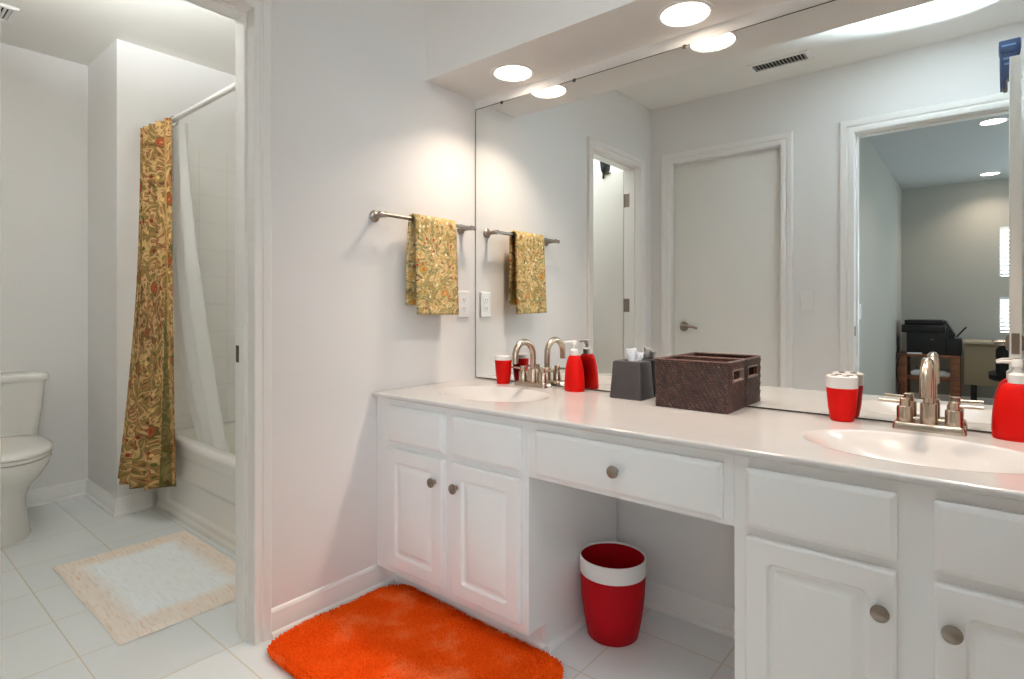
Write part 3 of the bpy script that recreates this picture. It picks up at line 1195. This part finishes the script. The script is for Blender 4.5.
# ------------------------------------------------------------------ towel bar, towel, outlet, switch
t = root('towel_bar', 'brushed metal towel bar on the wall beside the mirror', 'towel bar', (0, -0.32, 1.41))
b = B()
b.tube([(0.066, -0.572, 1.410), (0.066, -0.078, 1.410)], 0.0075, 16)
for yy, sg in ((-0.572, -1), (-0.078, 1)):
    b.lathe_axis([(0.0075, 0), (0.0095, 0.002), (0.0095, 0.010), (0.005, 0.016), (0, 0.017)], (0.066, yy - sg * 0.002, 1.410), (0, sg, 0), 16)
part('bar', b, PEWTER, t)
for yy in (-0.556, -0.092):
    part('post', B().lathe_axis([(0, 0.0005), (0.021, 0.0005), (0.0225, 0.004), (0.019, 0.008), (0.011, 0.012), (0.009, 0.022), (0.009, 0.058), (0.011, 0.062), (0.011, 0.070), (0, 0.071)], (0, yy, 1.410), (1, 0, 0), 24), PEWTER, t)

b = B()
NT = 60
ty0, ty1 = -0.424, -0.205


def towel_path(q):
    """profile over the bar from the front hem (q=0) to the back hem (q=1): x, z"""
    Lf, La, Lb = 0.372, PI * 0.017, 0.335
    L = Lf + La + Lb
    d = q * L
    if d < Lf:
        zz = 1.410 - Lf + d
        return 0.066 + 0.017 + 0.012 * ((1.410 - zz) / Lf) ** 1.2, zz, d
    if d < Lf + La:
        a = (d - Lf) / 0.017
        return 0.066 + 0.017 * math.cos(a), 1.410 + 0.017 * math.sin(a), d
    zz = 1.410 - (d - Lf - La)
    return 0.066 - 0.017 - 0.006 * (d - Lf - La) / Lb, zz, d


def towel_pt(i, j):
    q = j / (NT - 1)
    x, z, d = towel_path(q)
    u = i / 23
    back = q > 0.5
    y = ty0 + (ty1 - ty0) * u
    amp = 0.004 * min(1, abs(q - 0.5) * 3)
    x += amp * math.sin(u * 9 + 0.8) * (1 if not back else 0.4)
    if not back:
        y += 0.006 * (1 - q * 2) * (u - 0.3)
        z += 0.004 * u * (1 - 2 * q) - 0.008 * u * (1 - 2 * q)
    else:
        y -= 0.012 * min(1, (q - 0.5) * 4) * (1 - u)
    return (x, y, z)


b.grid(towel_pt, 24, NT, uvf=lambda i, j: (i / 23 * 0.22, towel_path(j / (NT - 1))[2]))
tw = single('hand_towel', b, TOWELM, 'gold and green paisley hand towel folded over the metal towel bar', 'towel', (0.066, -0.31, 1.41), recalc=False, angle=70)
sm_ = tw.modifiers.new('solid', 'SOLIDIFY')
sm_.thickness = 0.009
sm_.offset = 0


def plate(name, label, cat, cx_, cz_, face):
    """wall plate: face gives a point from (across, up, out)"""
    t = root(name, label, cat, face(0, 0, 0))
    b = B()
    b.loft([[face(px, pz, h) for px, pz in rrect(0, 0, hw, hh, 0.004, 3)] for hw, hh, h in ((0.036, 0.0585, 0.0003), (0.036, 0.0585, 0.005), (0.033, 0.0555, 0.008))])
    part('cover_plate', b, PLAST, t)
    return t


fc = lambda a, u, o_: (o_, -0.080 - a, 1.078 + u)
t = plate('wall_outlet', 'white electrical outlet below the towel bar by the mirror', 'outlet', 0, 0, fc)
for k in (-0.0195, 0.0195):
    rc_ = part('receptacle', B().loft([[fc(px, pz + k, h) for px, pz in rrect(0, 0, 0.0165, 0.014, 0.009, 4)] for h in (0.006, 0.0100)]), PLAST, t)
    b = B()
    for a in (-0.006, 0.006):
        b.loft([[fc(px + a, pz + k + 0.002, h) for px, pz in rrect(0, 0, 0.0012, 0.0045, 0.0005, 1)] for h in (0.0092, 0.0104)])
    b.loft([[fc(px, pz + k - 0.0085, h) for px, pz in rrect(0, 0, 0.0022, 0.0022, 0.002, 2)] for h in (0.0092, 0.0104)])
    part('slots', b, DARK, rc_)
fs = lambda a, u, o_: (0.988 + a, -W + o_, 1.103 + u)
t = plate('light_switch', 'white rocker light switch between the closet door and the bedroom doorway', 'switch', 0, 0, fs)
part('rocker', B().loft([[fs(px, pz, h + pz * 0.04) for px, pz in rrect(0, 0, hw, hw * 2, 0.002, 2)] for hw, h in ((0.0168, 0.006), (0.0165, 0.0115))]), PLAST, t)
fb = lambda a, u, o_: (1.07 + o_, -3.10 + a, 1.035 + u)
t = plate('light_switch', 'white light switch on the bedroom wall past the doorway', 'switch', 0, 0, fb)
part('rocker', B().loft([[fb(px, pz, h + pz * 0.04) for px, pz in rrect(0, 0, hw, hw * 2, 0.002, 2)] for hw, h in ((0.0168, 0.006), (0.0165, 0.0115))]), PLAST, t)


# ------------------------------------------------------------------ ceiling vents
def vent(label, x0, x1, y0, y1, nsl, along):
    t = root('ceiling_vent', label, 'vent', ((x0 + x1) / 2, (y0 + y1) / 2, ZC))
    m = 0.022
    z0 = ZC - 0.010
    b = B()
    ro = [(x0, y0), (x1, y0), (x1, y1), (x0, y1)]
    ri = [(x0 + m, y0 + m), (x1 - m, y0 + m), (x1 - m, y1 - m), (x0 + m, y1 - m)]
    rm = [(x0 + 0.006, y0 + 0.006), (x1 - 0.006, y0 + 0.006), (x1 - 0.006, y1 - 0.006), (x0 + 0.006, y1 - 0.006)]
    b.loft([[(p[0], p[1], ZC - 0.0005) for p in ro], [(p[0], p[1], z0) for p in rm], [(p[0], p[1], z0) for p in ri], [(p[0], p[1], ZC - 0.0005) for p in ri]], cap0=False, cap1=False)
    part('vent_frame', b, TRIM, t, angle=20)
    part('duct', B().box(x0 + m, x1 - m, y0 + m, y1 - m, ZC - 0.0015, ZC - 0.0006), DARK, t)
    b = B()
    for k in range(nsl):
        u = (k + 0.5) / nsl
        if along == 'x':
            c = x0 + m + (x1 - x0 - 2 * m) * u
            b.prism([(c - 0.003, ZC - 0.002), (c - 0.001, ZC - 0.002), (c + 0.005, ZC - 0.0095), (c + 0.003, ZC - 0.0095)], 'y', y0 + m, y1 - m)
        else:
            c = y0 + m + (y1 - y0 - 2 * m) * u
            b.prism([(c - 0.003, ZC - 0.002), (c - 0.001, ZC - 0.002), (c + 0.005, ZC - 0.0095), (c + 0.003, ZC - 0.0095)], 'x', x0 + m, x1 - m)
    part('slats', b, TRIM, t)
    return t


vent('slatted air vent in the main ceiling, seen in the mirror', 0.748, 1.066, -1.60, -1.462, 15, 'x')
vent('slatted exhaust vent in the toilet room ceiling', -1.838, -1.640, -1.56, -1.31, 12, 'y')

# ------------------------------------------------------------------ wastebasket
c = (0.8450, -0.240, 0)
t = root('wastebasket', 'red wastebasket with a white rim band in the vanity knee space', 'wastebasket', c)
part('bin_body', B().lathe([(0.0, 0.0), (0.078, 0.0), (0.082, 0.004), (0.093, 0.06), (0.102, 0.13), (0.1055, 0.205), (0.1035, 0.206), (0.0995, 0.13), (0.090, 0.06), (0.079, 0.010), (0.0, 0.010)], c, 56, cap0=False, cap1=False), BINRED, t)
part('rim_band', B().lathe([(0.1055, 0.2045), (0.1068, 0.207), (0.1070, 0.252), (0.1058, 0.2565), (0.1035, 0.2575), (0.102, 0.2545), (0.1035, 0.2500)], c, 56, cap0=False, cap1=False), PLAST, t, label='white rim band')
part('inner_bucket', B().lathe([(0.1032, 0.2505), (0.1028, 0.206), (0.1015, 0.2055), (0.1018, 0.2505)], c, 56, cap0=False, cap1=False), BINRED, t)

# ------------------------------------------------------------------ orange shag rug
rx0, rx1, ry0, ry1, rr = 0.046, 0.862, -1.030, -0.490, 0.095
rug = root('bath_rug', 'shaggy orange bath rug in front of the white vanity', 'rug', ((rx0 + rx1) / 2, (ry0 + ry1) / 2, 0))
rcx, rcy = (rx0 + rx1) / 2, (ry0 + ry1) / 2
rhw, rhd = (rx1 - rx0) / 2, (ry1 - ry0) / 2


def in_rug(x, y, m=0.0):
    ax, ay = abs(x - rcx), abs(y - rcy)
    w, h, r = rhw - m, rhd - m, rr - m
    if ax > w or ay > h:
        return False
    if ax > w - r and ay > h - r:
        return (ax - (w - r)) ** 2 + (ay - (h - r)) ** 2 < r * r
    return True


b = B()
b.loft([[(px, py, z) for px, py in rrect(rcx, rcy, rhw - i, rhd - i, rr, 10)] for i, z in ((0.008, 0.001), (0.006, 0.004), (0.008, 0.011), (0.03, 0.012))])
part('backing', b, ORANGE, rug)
vb, fb_ = [], []
rnd = random.Random(11)
for k in range(36000):
    x, y = rnd.uniform(rx0, rx1), rnd.uniform(ry0, ry1)
    if not in_rug(x, y, 0.004):
        continue
    edge_ = not in_rug(x, y, 0.02)
    patch = math.sin(x * 9 + 2 * math.sin(y * 7)) + math.sin(y * 13 + 1.5 * math.sin(x * 6))
    h = rnd.uniform(0.0145, 0.0185) + 0.0014 * patch - (0.005 if edge_ else 0)
    a = rnd.uniform(0, 2 * PI)
    ln_ = rnd.uniform(0.2, 1.0) * 0.006
    la = patch * 1.2 + rnd.uniform(-1.1, 1.1)
    tx_, ty_ = x + ln_ * math.cos(la), y + ln_ * math.sin(la)
    if edge_:
        tx_ += (x - rcx) / rhw * 0.004
        ty_ += (y - rcy) / rhd * 0.004
    r0 = rnd.uniform(0.0028, 0.0042)
    n0 = len(vb)
    for q in range(3):
        vb.append((x + r0 * math.cos(a + q * 2.094), y + r0 * math.sin(a + q * 2.094), 0.010))
    for q in range(3):
        vb.append((tx_ + r0 * 0.95 * math.cos(a + q * 2.094), ty_ + r0 * 0.95 * math.sin(a + q * 2.094), 0.010 + h * 0.9))
    vb.append((tx_, ty_, 0.010 + h))
    for q in range(3):
        q2 = (q + 1) % 3
        fb_.append((n0 + q, n0 + q2, n0 + 3 + q2, n0 + 3 + q))
        fb_.append((n0 + 3 + q, n0 + 3 + q2, n0 + 6))
me = bpy.data.meshes.new('pile')
me.from_pydata([(p[0] - rcx, p[1] - rcy, p[2]) for p in vb], [], fb_)
for p in me.polygons:
    p.use_smooth = True
me.materials.append(ORANGE)
po = bpy.data.objects.new('pile', me)
COL.objects.link(po)
po.parent = rug
po['kind'] = 'stuff'

# ------------------------------------------------------------------ pale bath mat
b = B()
mx0, mx1, my0, my1 = -1.150, -0.312, -1.292, -0.792
mcx, mcy = (mx0 + mx1) / 2, (my0 + my1) / 2
NM = 60


def mat_pt(i, j):
    u, v = i / (NM - 1), j / (NM - 1)
    e = min(u, 1 - u, v, 1 - v)
    z = 0.0025 + 0.008 * min(1, e / 0.03) ** 0.6 + 0.0008 * math.sin(u * 31 + 3 * v) * math.sin(v * 27)
    x = mx0 + (mx1 - mx0) * u + 0.0012 * math.sin(v * 9)
    y = my0 + (my1 - my0) * v + 0.0012 * math.sin(u * 11)
    return (x, y, z)


b.grid(mat_pt, NM, NM)
b.box(mx0 + 0.004, mx1 - 0.004, my0 + 0.004, my1 - 0.004, 0.0005, 0.003)
single('bath_mat', b, MAT, 'pale worn bath mat with a peach border in front of the bathtub', 'bath mat', (mcx, mcy, 0), recalc=False)

# ------------------------------------------------------------------ bathtub
t = root('bathtub', 'white built-in bathtub with a plain apron in the toilet room', 'bathtub', (-0.88, -0.38, 0))
UX0, UX1, UY0, UY1, UZ = -1.6315, -0.1185, -0.757, -0.0085, 0.395
ucx, ucy = (UX0 + UX1) / 2, (UY0 + UY1) / 2 + 0.01
uhw, uhd = (UX1 - UX0) / 2, (UY1 - UY0) / 2
b = B()
rings = []
for hw, hd, r, z in ((uhw - 0.05, uhd - 0.052, 0.10, UZ), (uhw - 0.062, uhd - 0.064, 0.11, UZ - 0.006), (uhw - 0.075, uhd - 0.075, 0.12, UZ - 0.03),
                     (uhw - 0.12, uhd - 0.10, 0.13, UZ - 0.20), (uhw - 0.17, uhd - 0.13, 0.12, UZ - 0.29), (uhw - 0.26, uhd - 0.19, 0.10, UZ - 0.315)):
    rings.append([(ucx + px, ucy + py, z) for px, py in rrect(0, 0, hw, hd, r, 10)])
outer = [(ucx + px, (UY0 + UY1) / 2 + 0.014 + py, UZ) for px, py in rrect(0, 0, uhw, uhd - 0.014, 0.004, 10)]
b.loft([outer] + rings, cap0=False, cap1=True)
part('basin', b, TUBM, t, angle=50)
b = B()
na, nb = 150, 80


def apron(i, j):
    x = UX0 + (UX1 - UX0) * i / (na - 1)
    v = j / (nb - 1)
    if v > 0.86:                       # rolled rim
        a = (v - 0.86) / 0.14 * PI / 2
        return (x, UY0 + 0.028 - 0.028 * math.cos(a) * 1.0, UZ - 0.028 + 0.028 * math.sin(a))
    z = (UZ - 0.028) * v / 0.86
    ed = min(x - UX0 - 0.13, UX1 - 0.13 - x)
    k = min(1, max(0, min(ed / 0.05, (0.22 - z) / 0.025, (z - 0.055) / 0.02)))
    step = min(1, max(0, (0.030 - z) / 0.012))
    return (x, UY0 + 0.007 * k * k * (3 - 2 * k) + 0.004 * min(1, max(0, (0.33 - z) / 0.02)) - 0.006 * step, z)


b.grid(apron, na, nb)
part('apron', b, TUBM, t, angle=60)

# ------------------------------------------------------------------ shower rod, curtain, liner
RY, RZ = -0.800, 1.982
t = root('shower_rod', 'white shower rod above the bathtub', 'shower rod', (-0.88, RY, RZ))
part('rod', B().tube([(-1.636, RY, RZ), (-0.114, RY, RZ)], 0.0125, 18), PLAST, t)
for x, d in ((-1.6395, 1), (-0.1105, -1)):
    part('flange', B().lathe_axis([(0, 0), (0.030, 0), (0.030, 0.006), (0.018, 0.014), (0.0135, 0.022), (0, 0.022)], (x, RY, RZ), (d, 0, 0), 24), PLAST, t)

NCU, NCV = 121, 50
ctop = crom([(-1.628, -0.822, 0), (-1.595, -0.838, 0), (-1.565, -0.818, 0), (-1.525, -0.848, 0), (-1.480, -0.818, 0), (-1.435, -0.852, 0), (-1.385, -0.818, 0), (-1.335, -0.854, 0), (-1.285, -0.820, 0), (-1.245, -0.846, 0), (-1.222, -0.822, 0)], NCU)
cbot = crom([(-1.614, -0.936, 0), (-1.598, -0.912, 0), (-1.568, -0.940, 0), (-1.530, -0.882, 0), (-1.480, -0.922, 0), (-1.425, -0.840, 0), (-1.375, -0.888, 0), (-1.330, -0.812, 0), (-1.290, -0.855, 0), (-1.250, -0.800, 0), (-1.230, -0.802, 0)], NCU)


def curtain_pt(i, j):
    v = j / (NCV - 1)
    k = v ** 1.9
    p = ctop[i].lerp(cbot[i], k)
    u = i / (NCU - 1)
    zt = 2.004 - 0.030 * min(1, u * 1.3)
    zb = 0.195 - 0.03 * math.sin(min(1, u * 1.2) * PI)
    return (p.x, p.y, zt + (zb - zt) * v)


b = B()
b.grid(curtain_pt, NCU, NCV, uvf=lambda i, j: (i / (NCU - 1) * 0.60, j / (NCV - 1) * 1.8))
cur = single('shower_curtain', b, CURT, 'brown and gold floral shower curtain bunched at the end of the rod', 'shower curtain', (-1.45, RY, 0.19), recalc=False, angle=80)
sm_ = cur.modifiers.new('solid', 'SOLIDIFY')
sm_.thickness = 0.002
for x in (-1.60, -1.52, -1.44, -1.36, -1.285, -1.262):
    pts = [(x + 0.004 * math.sin(a * 2 * PI / 18), RY + 0.019 * math.cos(a * 2 * PI / 18), RZ - 0.007 + 0.022 * math.sin(a * 2 * PI / 18)) for a in range(19)]
    part('curtain_ring', B().tube(pts, 0.0022, 8), PEWTER, cur)

ltop = crom([(-1.39, -0.775, 0), (-1.36, -0.745, 0), (-1.325, -0.785, 0), (-1.29, -0.745, 0), (-1.255, -0.785, 0), (-1.225, -0.752, 0), (-1.20, -0.775, 0)], 80)
lbot = crom([(-1.245, -0.660, 0), (-1.200, -0.625, 0), (-1.155, -0.670, 0), (-1.110, -0.625, 0), (-1.065, -0.668, 0), (-1.020, -0.630, 0), (-0.985, -0.655, 0)], 80)


def liner_pt(i, j):
    v = j / 39
    k = v ** (1.25 + 2.2 * (1 - i / 79))
    p = ltop[i].lerp(lbot[i], k)
    return (p.x, p.y, 1.965 + (0.285 - 1.965) * v)


b = B()
b.grid(liner_pt, 80, 40)
single('shower_curtain_liner', b, LINER, 'sheer white shower liner hanging into the bathtub', 'shower liner', (-1.25, -0.72, 0.3), recalc=False, angle=80)

# ------------------------------------------------------------------ toilet
TY = -1.372
t = root('toilet', 'white two-piece toilet with closed lid in the toilet room', 'toilet', (-1.78, TY, 0))


def egg(xc, a, bb_, z, n=48, p=2.2):
    ring = []
    for k in range(n):
        th = 2 * PI * k / n
        c_, s_ = math.cos(th), math.sin(th)
        aa = a if c_ > 0 else a * 0.92
        e = 2 / (2.0 if c_ > 0 else p + 0.8)
        ring.append((xc + aa * math.copysign(abs(c_) ** e, c_), TY + bb_ * math.copysign(abs(s_) ** e, s_), z))
    return ring


b = B()
b.loft([egg(-1.80, 0.232, 0.122, 0.0), egg(-1.80, 0.230, 0.120, 0.012), egg(-1.80, 0.218, 0.112, 0.06), egg(-1.80, 0.208, 0.104, 0.13), egg(-1.795, 0.210, 0.105, 0.18),
        egg(-1.775, 0.232, 0.118, 0.235), egg(-1.745, 0.280, 0.150, 0.29), egg(-1.722, 0.312, 0.172, 0.34), egg(-1.712, 0.318, 0.181, 0.375), egg(-1.712, 0.312, 0.178, 0.386)])
b.box(-2.14, -1.92, TY - 0.12, TY + 0.12, 0.24, 0.386, 0.03, 3)
part('bowl', b, PORC, t, angle=60)
b = B()
b.loft([egg(-1.712, 0.300, 0.170, 0.388), egg(-1.712, 0.315, 0.182, 0.391), egg(-1.712, 0.315, 0.182, 0.404), egg(-1.712, 0.305, 0.175, 0.407)])
part('seat', b, PORC, t, angle=50)
b = B()
b.loft([egg(-1.715, 0.312, 0.180, 0.4080), egg(-1.715, 0.318, 0.186, 0.410), egg(-1.715, 0.316, 0.185, 0.418), egg(-1.715, 0.300, 0.172, 0.424), egg(-1.715, 0.20, 0.11, 0.427), egg(-1.715, 0.05, 0.03, 0.428)])
part('lid', b, PORC, t, angle=60)
b = B()
for_t = []
for x0, x1, hw, r, z in ((-2.135, -1.955, 0.178, 0.03, 0.390), (-2.138, -1.945, 0.186, 0.035, 0.42), (-2.140, -1.932, 0.204, 0.035, 0.58), (-2.141, -1.926, 0.211, 0.035, 0.690)):
    for_t.append([(px, py, z) for px, py in rrect((x0 + x1) / 2, TY, (x1 - x0) / 2, hw, r, 6)])
b.loft(for_t)
part('tank', b, PORC, t, angle=50)
b = B()
b.loft([[(px, py, z) for px, py in rrect(-2.033, TY, hx, hw, 0.035, 6)] for hx, hw, z in ((0.112, 0.218, 0.691), (0.1145, 0.227, 0.696), (0.1145, 0.227, 0.716), (0.110, 0.223, 0.724), (0.10, 0.213, 0.727))])
part('tank_lid', b, PORC, t, angle=50)
b = B()
b.lathe_axis([(0, 0), (0.012, 0), (0.012, 0.010), (0, 0.011)], (-1.932, TY - 0.15, 0.645), (1, 0, 0), 18)
b.tube([(-1.917, TY - 0.15, 0.645), (-1.912, TY - 0.11, 0.640), (-1.912, TY - 0.075, 0.634)], [0.006, 0.006, 0.0075], 10)
part('flush_lever', b, NICKEL, t)

# ------------------------------------------------------------------ bedroom seen in the mirror
w1 = struct('window_1', B().box(WX0 - 0.001, WX1 + 0.001, -6.195, -6.185, WZ2 - 0.001, WZ3 + 0.001), SKYGLASS, 'upper daylit bedroom window with white blinds', 'window')
w2 = struct('window_2', B().box(WX0 - 0.001, WX1 + 0.001, -6.195, -6.185, WZ0 - 0.001, WZ1 + 0.001), SKYGLASS, 'lower daylit bedroom window with white blinds', 'window')
for w_, z0, z1 in ((w1, WZ2, WZ3), (w2, WZ0, WZ1)):
    b = B()
    n_ = int((z1 - z0) / 0.042)
    for k in range(n_):
        z = z0 + (z1 - z0) * (k + 0.5) / n_
        b.prism([(-6.135, z - 0.010), (-6.134, z - 0.011), (-6.108, z + 0.009), (-6.109, z + 0.010)], 'x', WX0 + 0.006, WX1 - 0.006)
    part('blind_slats', b, BLIND, w_)
    b = B()
    b.box(WX0, WX1, -6.14, -6.102, z1 - 0.03, z1 - 0.001, 0.003)
    part('head_rail', b, BLIND, w_)
    b = B()
    b.box(WX0, WX0 + 0.012, -6.184, -6.150, z0, z1)
    b.box(WX1 - 0.012, WX1, -6.184, -6.150, z0, z1)
    part('window_frame', b, TRIM, w_)

# printer stand
PY1, PY0 = -5.50, -5.92
t = root('printer_stand', 'dark wooden two-shelf stand under the black printer', 'stand', (1.352, -5.71, 0))
part('stand_top', B().box(1.085, 1.620, PY0, PY1, 0.545, 0.572, 0.003), WOOD, t)
part('shelf', B().box(1.10, 1.605, PY0 + 0.01, PY1 - 0.012, 0.300, 0.345, 0.003), WOOD, t)
for x in (1.088, 1.537):
    for y in (PY0 + 0.003, PY1 - 0.063):
        part('leg', B().box(x, x + 0.080, y, y + 0.06, 0.0, 0.545, 0.003), WOOD, t)
t = root('printer', 'black office printer on the dark wooden stand', 'printer', (1.34, -5.70, 0.572))
b = B()
b.box(1.165, 1.520, -5.90, -5.52, 0.5725, 0.86, 0.012)
b.box(1.120, 1.500, -5.90, -5.50, 0.80, 0.885, 0.010)
part('printer_body', b, BLACKP, t)
part('scanner_lid', B().box(1.145, 1.475, -5.89, -5.53, 0.886, 0.935, 0.010), BLACKP, t)
part('paper_drawer', B().box(1.505, 1.628, -5.86, -5.515, 0.5725, 0.745, 0.008), BLACKP, t)
part('output_tray', B().prism([(1.475, 0.93), (1.495, 0.925), (1.575, 0.78), (1.570, 0.748), (1.520, 0.748), (1.475, 0.86)], 'y', -5.86, -5.56), BLACKP, t)
part('tray_arm', B().tube([(1.585, -5.60, 0.76), (1.665, -5.60, 0.865)], 0.008, 8), BLACKP, t)
part('badge', B().box(1.375, 1.398, -5.5195, -5.518, 0.725, 0.737), PEWTER, t)
single('paper_stack', B().box(1.20, 1.545, -5.86, -5.54, 0.3455, 0.385, 0.004).box(1.22, 1.50, -5.85, -5.56, 0.385, 0.400, 0.003), PAPER,
       'white papers lying on the stand shelf below the printer', 'papers', (1.37, -5.7, 0.3455))
single('paper_sheet', B().box(1.17, 1.300, -5.518, -5.503, 0.5725, 0.588, 0.002), PAPER, 'thin white paper at the front edge of the printer stand', 'paper', (1.23, -5.51, 0.5725))
cab_pts = crom([(1.105, -5.485, 0.56), (1.06 + 0.035, -5.47, 0.50), (1.084, -5.46, 0.40), (1.088, -5.46, 0.30), (1.110, -5.45, 0.22), (1.098, -5.45, 0.12), (1.13, -5.44, 0.012), (1.25, -5.44, 0.008)], 50)
single('power_cable', B().tube(cab_pts, 0.005, 8), BLACKP, 'thin dark cable hanging beside the printer stand', 'cable', (1.1, -5.46, 0.0))

t = root('desk', 'tan desk with a brown panel beside the printer stand', 'desk', (2.2, -5.7, 0))
part('desk_top', B().box(1.640, 2.75, -5.98, -5.46, 0.700, 0.724, 0.003), DESKT, t)
part('modesty_panel', B().box(1.650, 2.74, -5.512, -5.495, 0.285, 0.699, 0.002), DESKM, t)
for x in (1.70, 2.66):
    for y in (-5.93, -5.53):
        part('leg', B().box(x, x + 0.05, y - 0.02, y + 0.03, 0.0, 0.699, 0.003), BLACKP, t)

t = root('office_chair', 'black office chair at the tan desk in the bedroom', 'chair', (2.06, -5.02, 0))
b = B()
b.loft([[(2.06 + px, -5.02 + py, z) for px, py in rrect(0, 0, hw, hw, 0.06, 5)] for hw, z in ((0.20, 0.405), (0.225, 0.42), (0.225, 0.455), (0.20, 0.47))])
part('seat', b, BLACKF, t)
b = B()
b.loft([[(2.06 + px, y, 0.585 + pz) for px, pz in rrect(0, 0, hw, hh, 0.05, 5)] for hw, hh, y in ((0.16, 0.12, -4.765), (0.18, 0.14, -4.775), (0.18, 0.14, -4.805), (0.16, 0.12, -4.815))])
part('backrest', b, BLACKF, t)
part('back_bracket', B().tube([(2.06, -4.90, 0.41), (2.06, -4.80, 0.42), (2.06, -4.785, 0.50)], 0.014, 10), BLACKP, t)
part('gas_post', B().tube([(2.06, -5.02, 0.09), (2.06, -5.02, 0.41)], 0.025, 14), BLACKP, t)
for k in range(5):
    a = 2 * PI * k / 5 + 0.3
    ex, ey = 2.06 + 0.27 * math.cos(a), -5.02 + 0.27 * math.sin(a)
    lg = part('leg', B().tube([(2.06, -5.02, 0.10), (ex, ey, 0.068)], [0.025, 0.016], 10), BLACKP, t)
    part('caster', B().lathe_axis([(0, 0), (0.026, 0), (0.026, 0.03), (0, 0.03)], (ex - 0.015 * math.sin(a), ey + 0.015 * math.cos(a), 0.0265), (math.sin(a), -math.cos(a), 0), 14), BLACKP, lg)
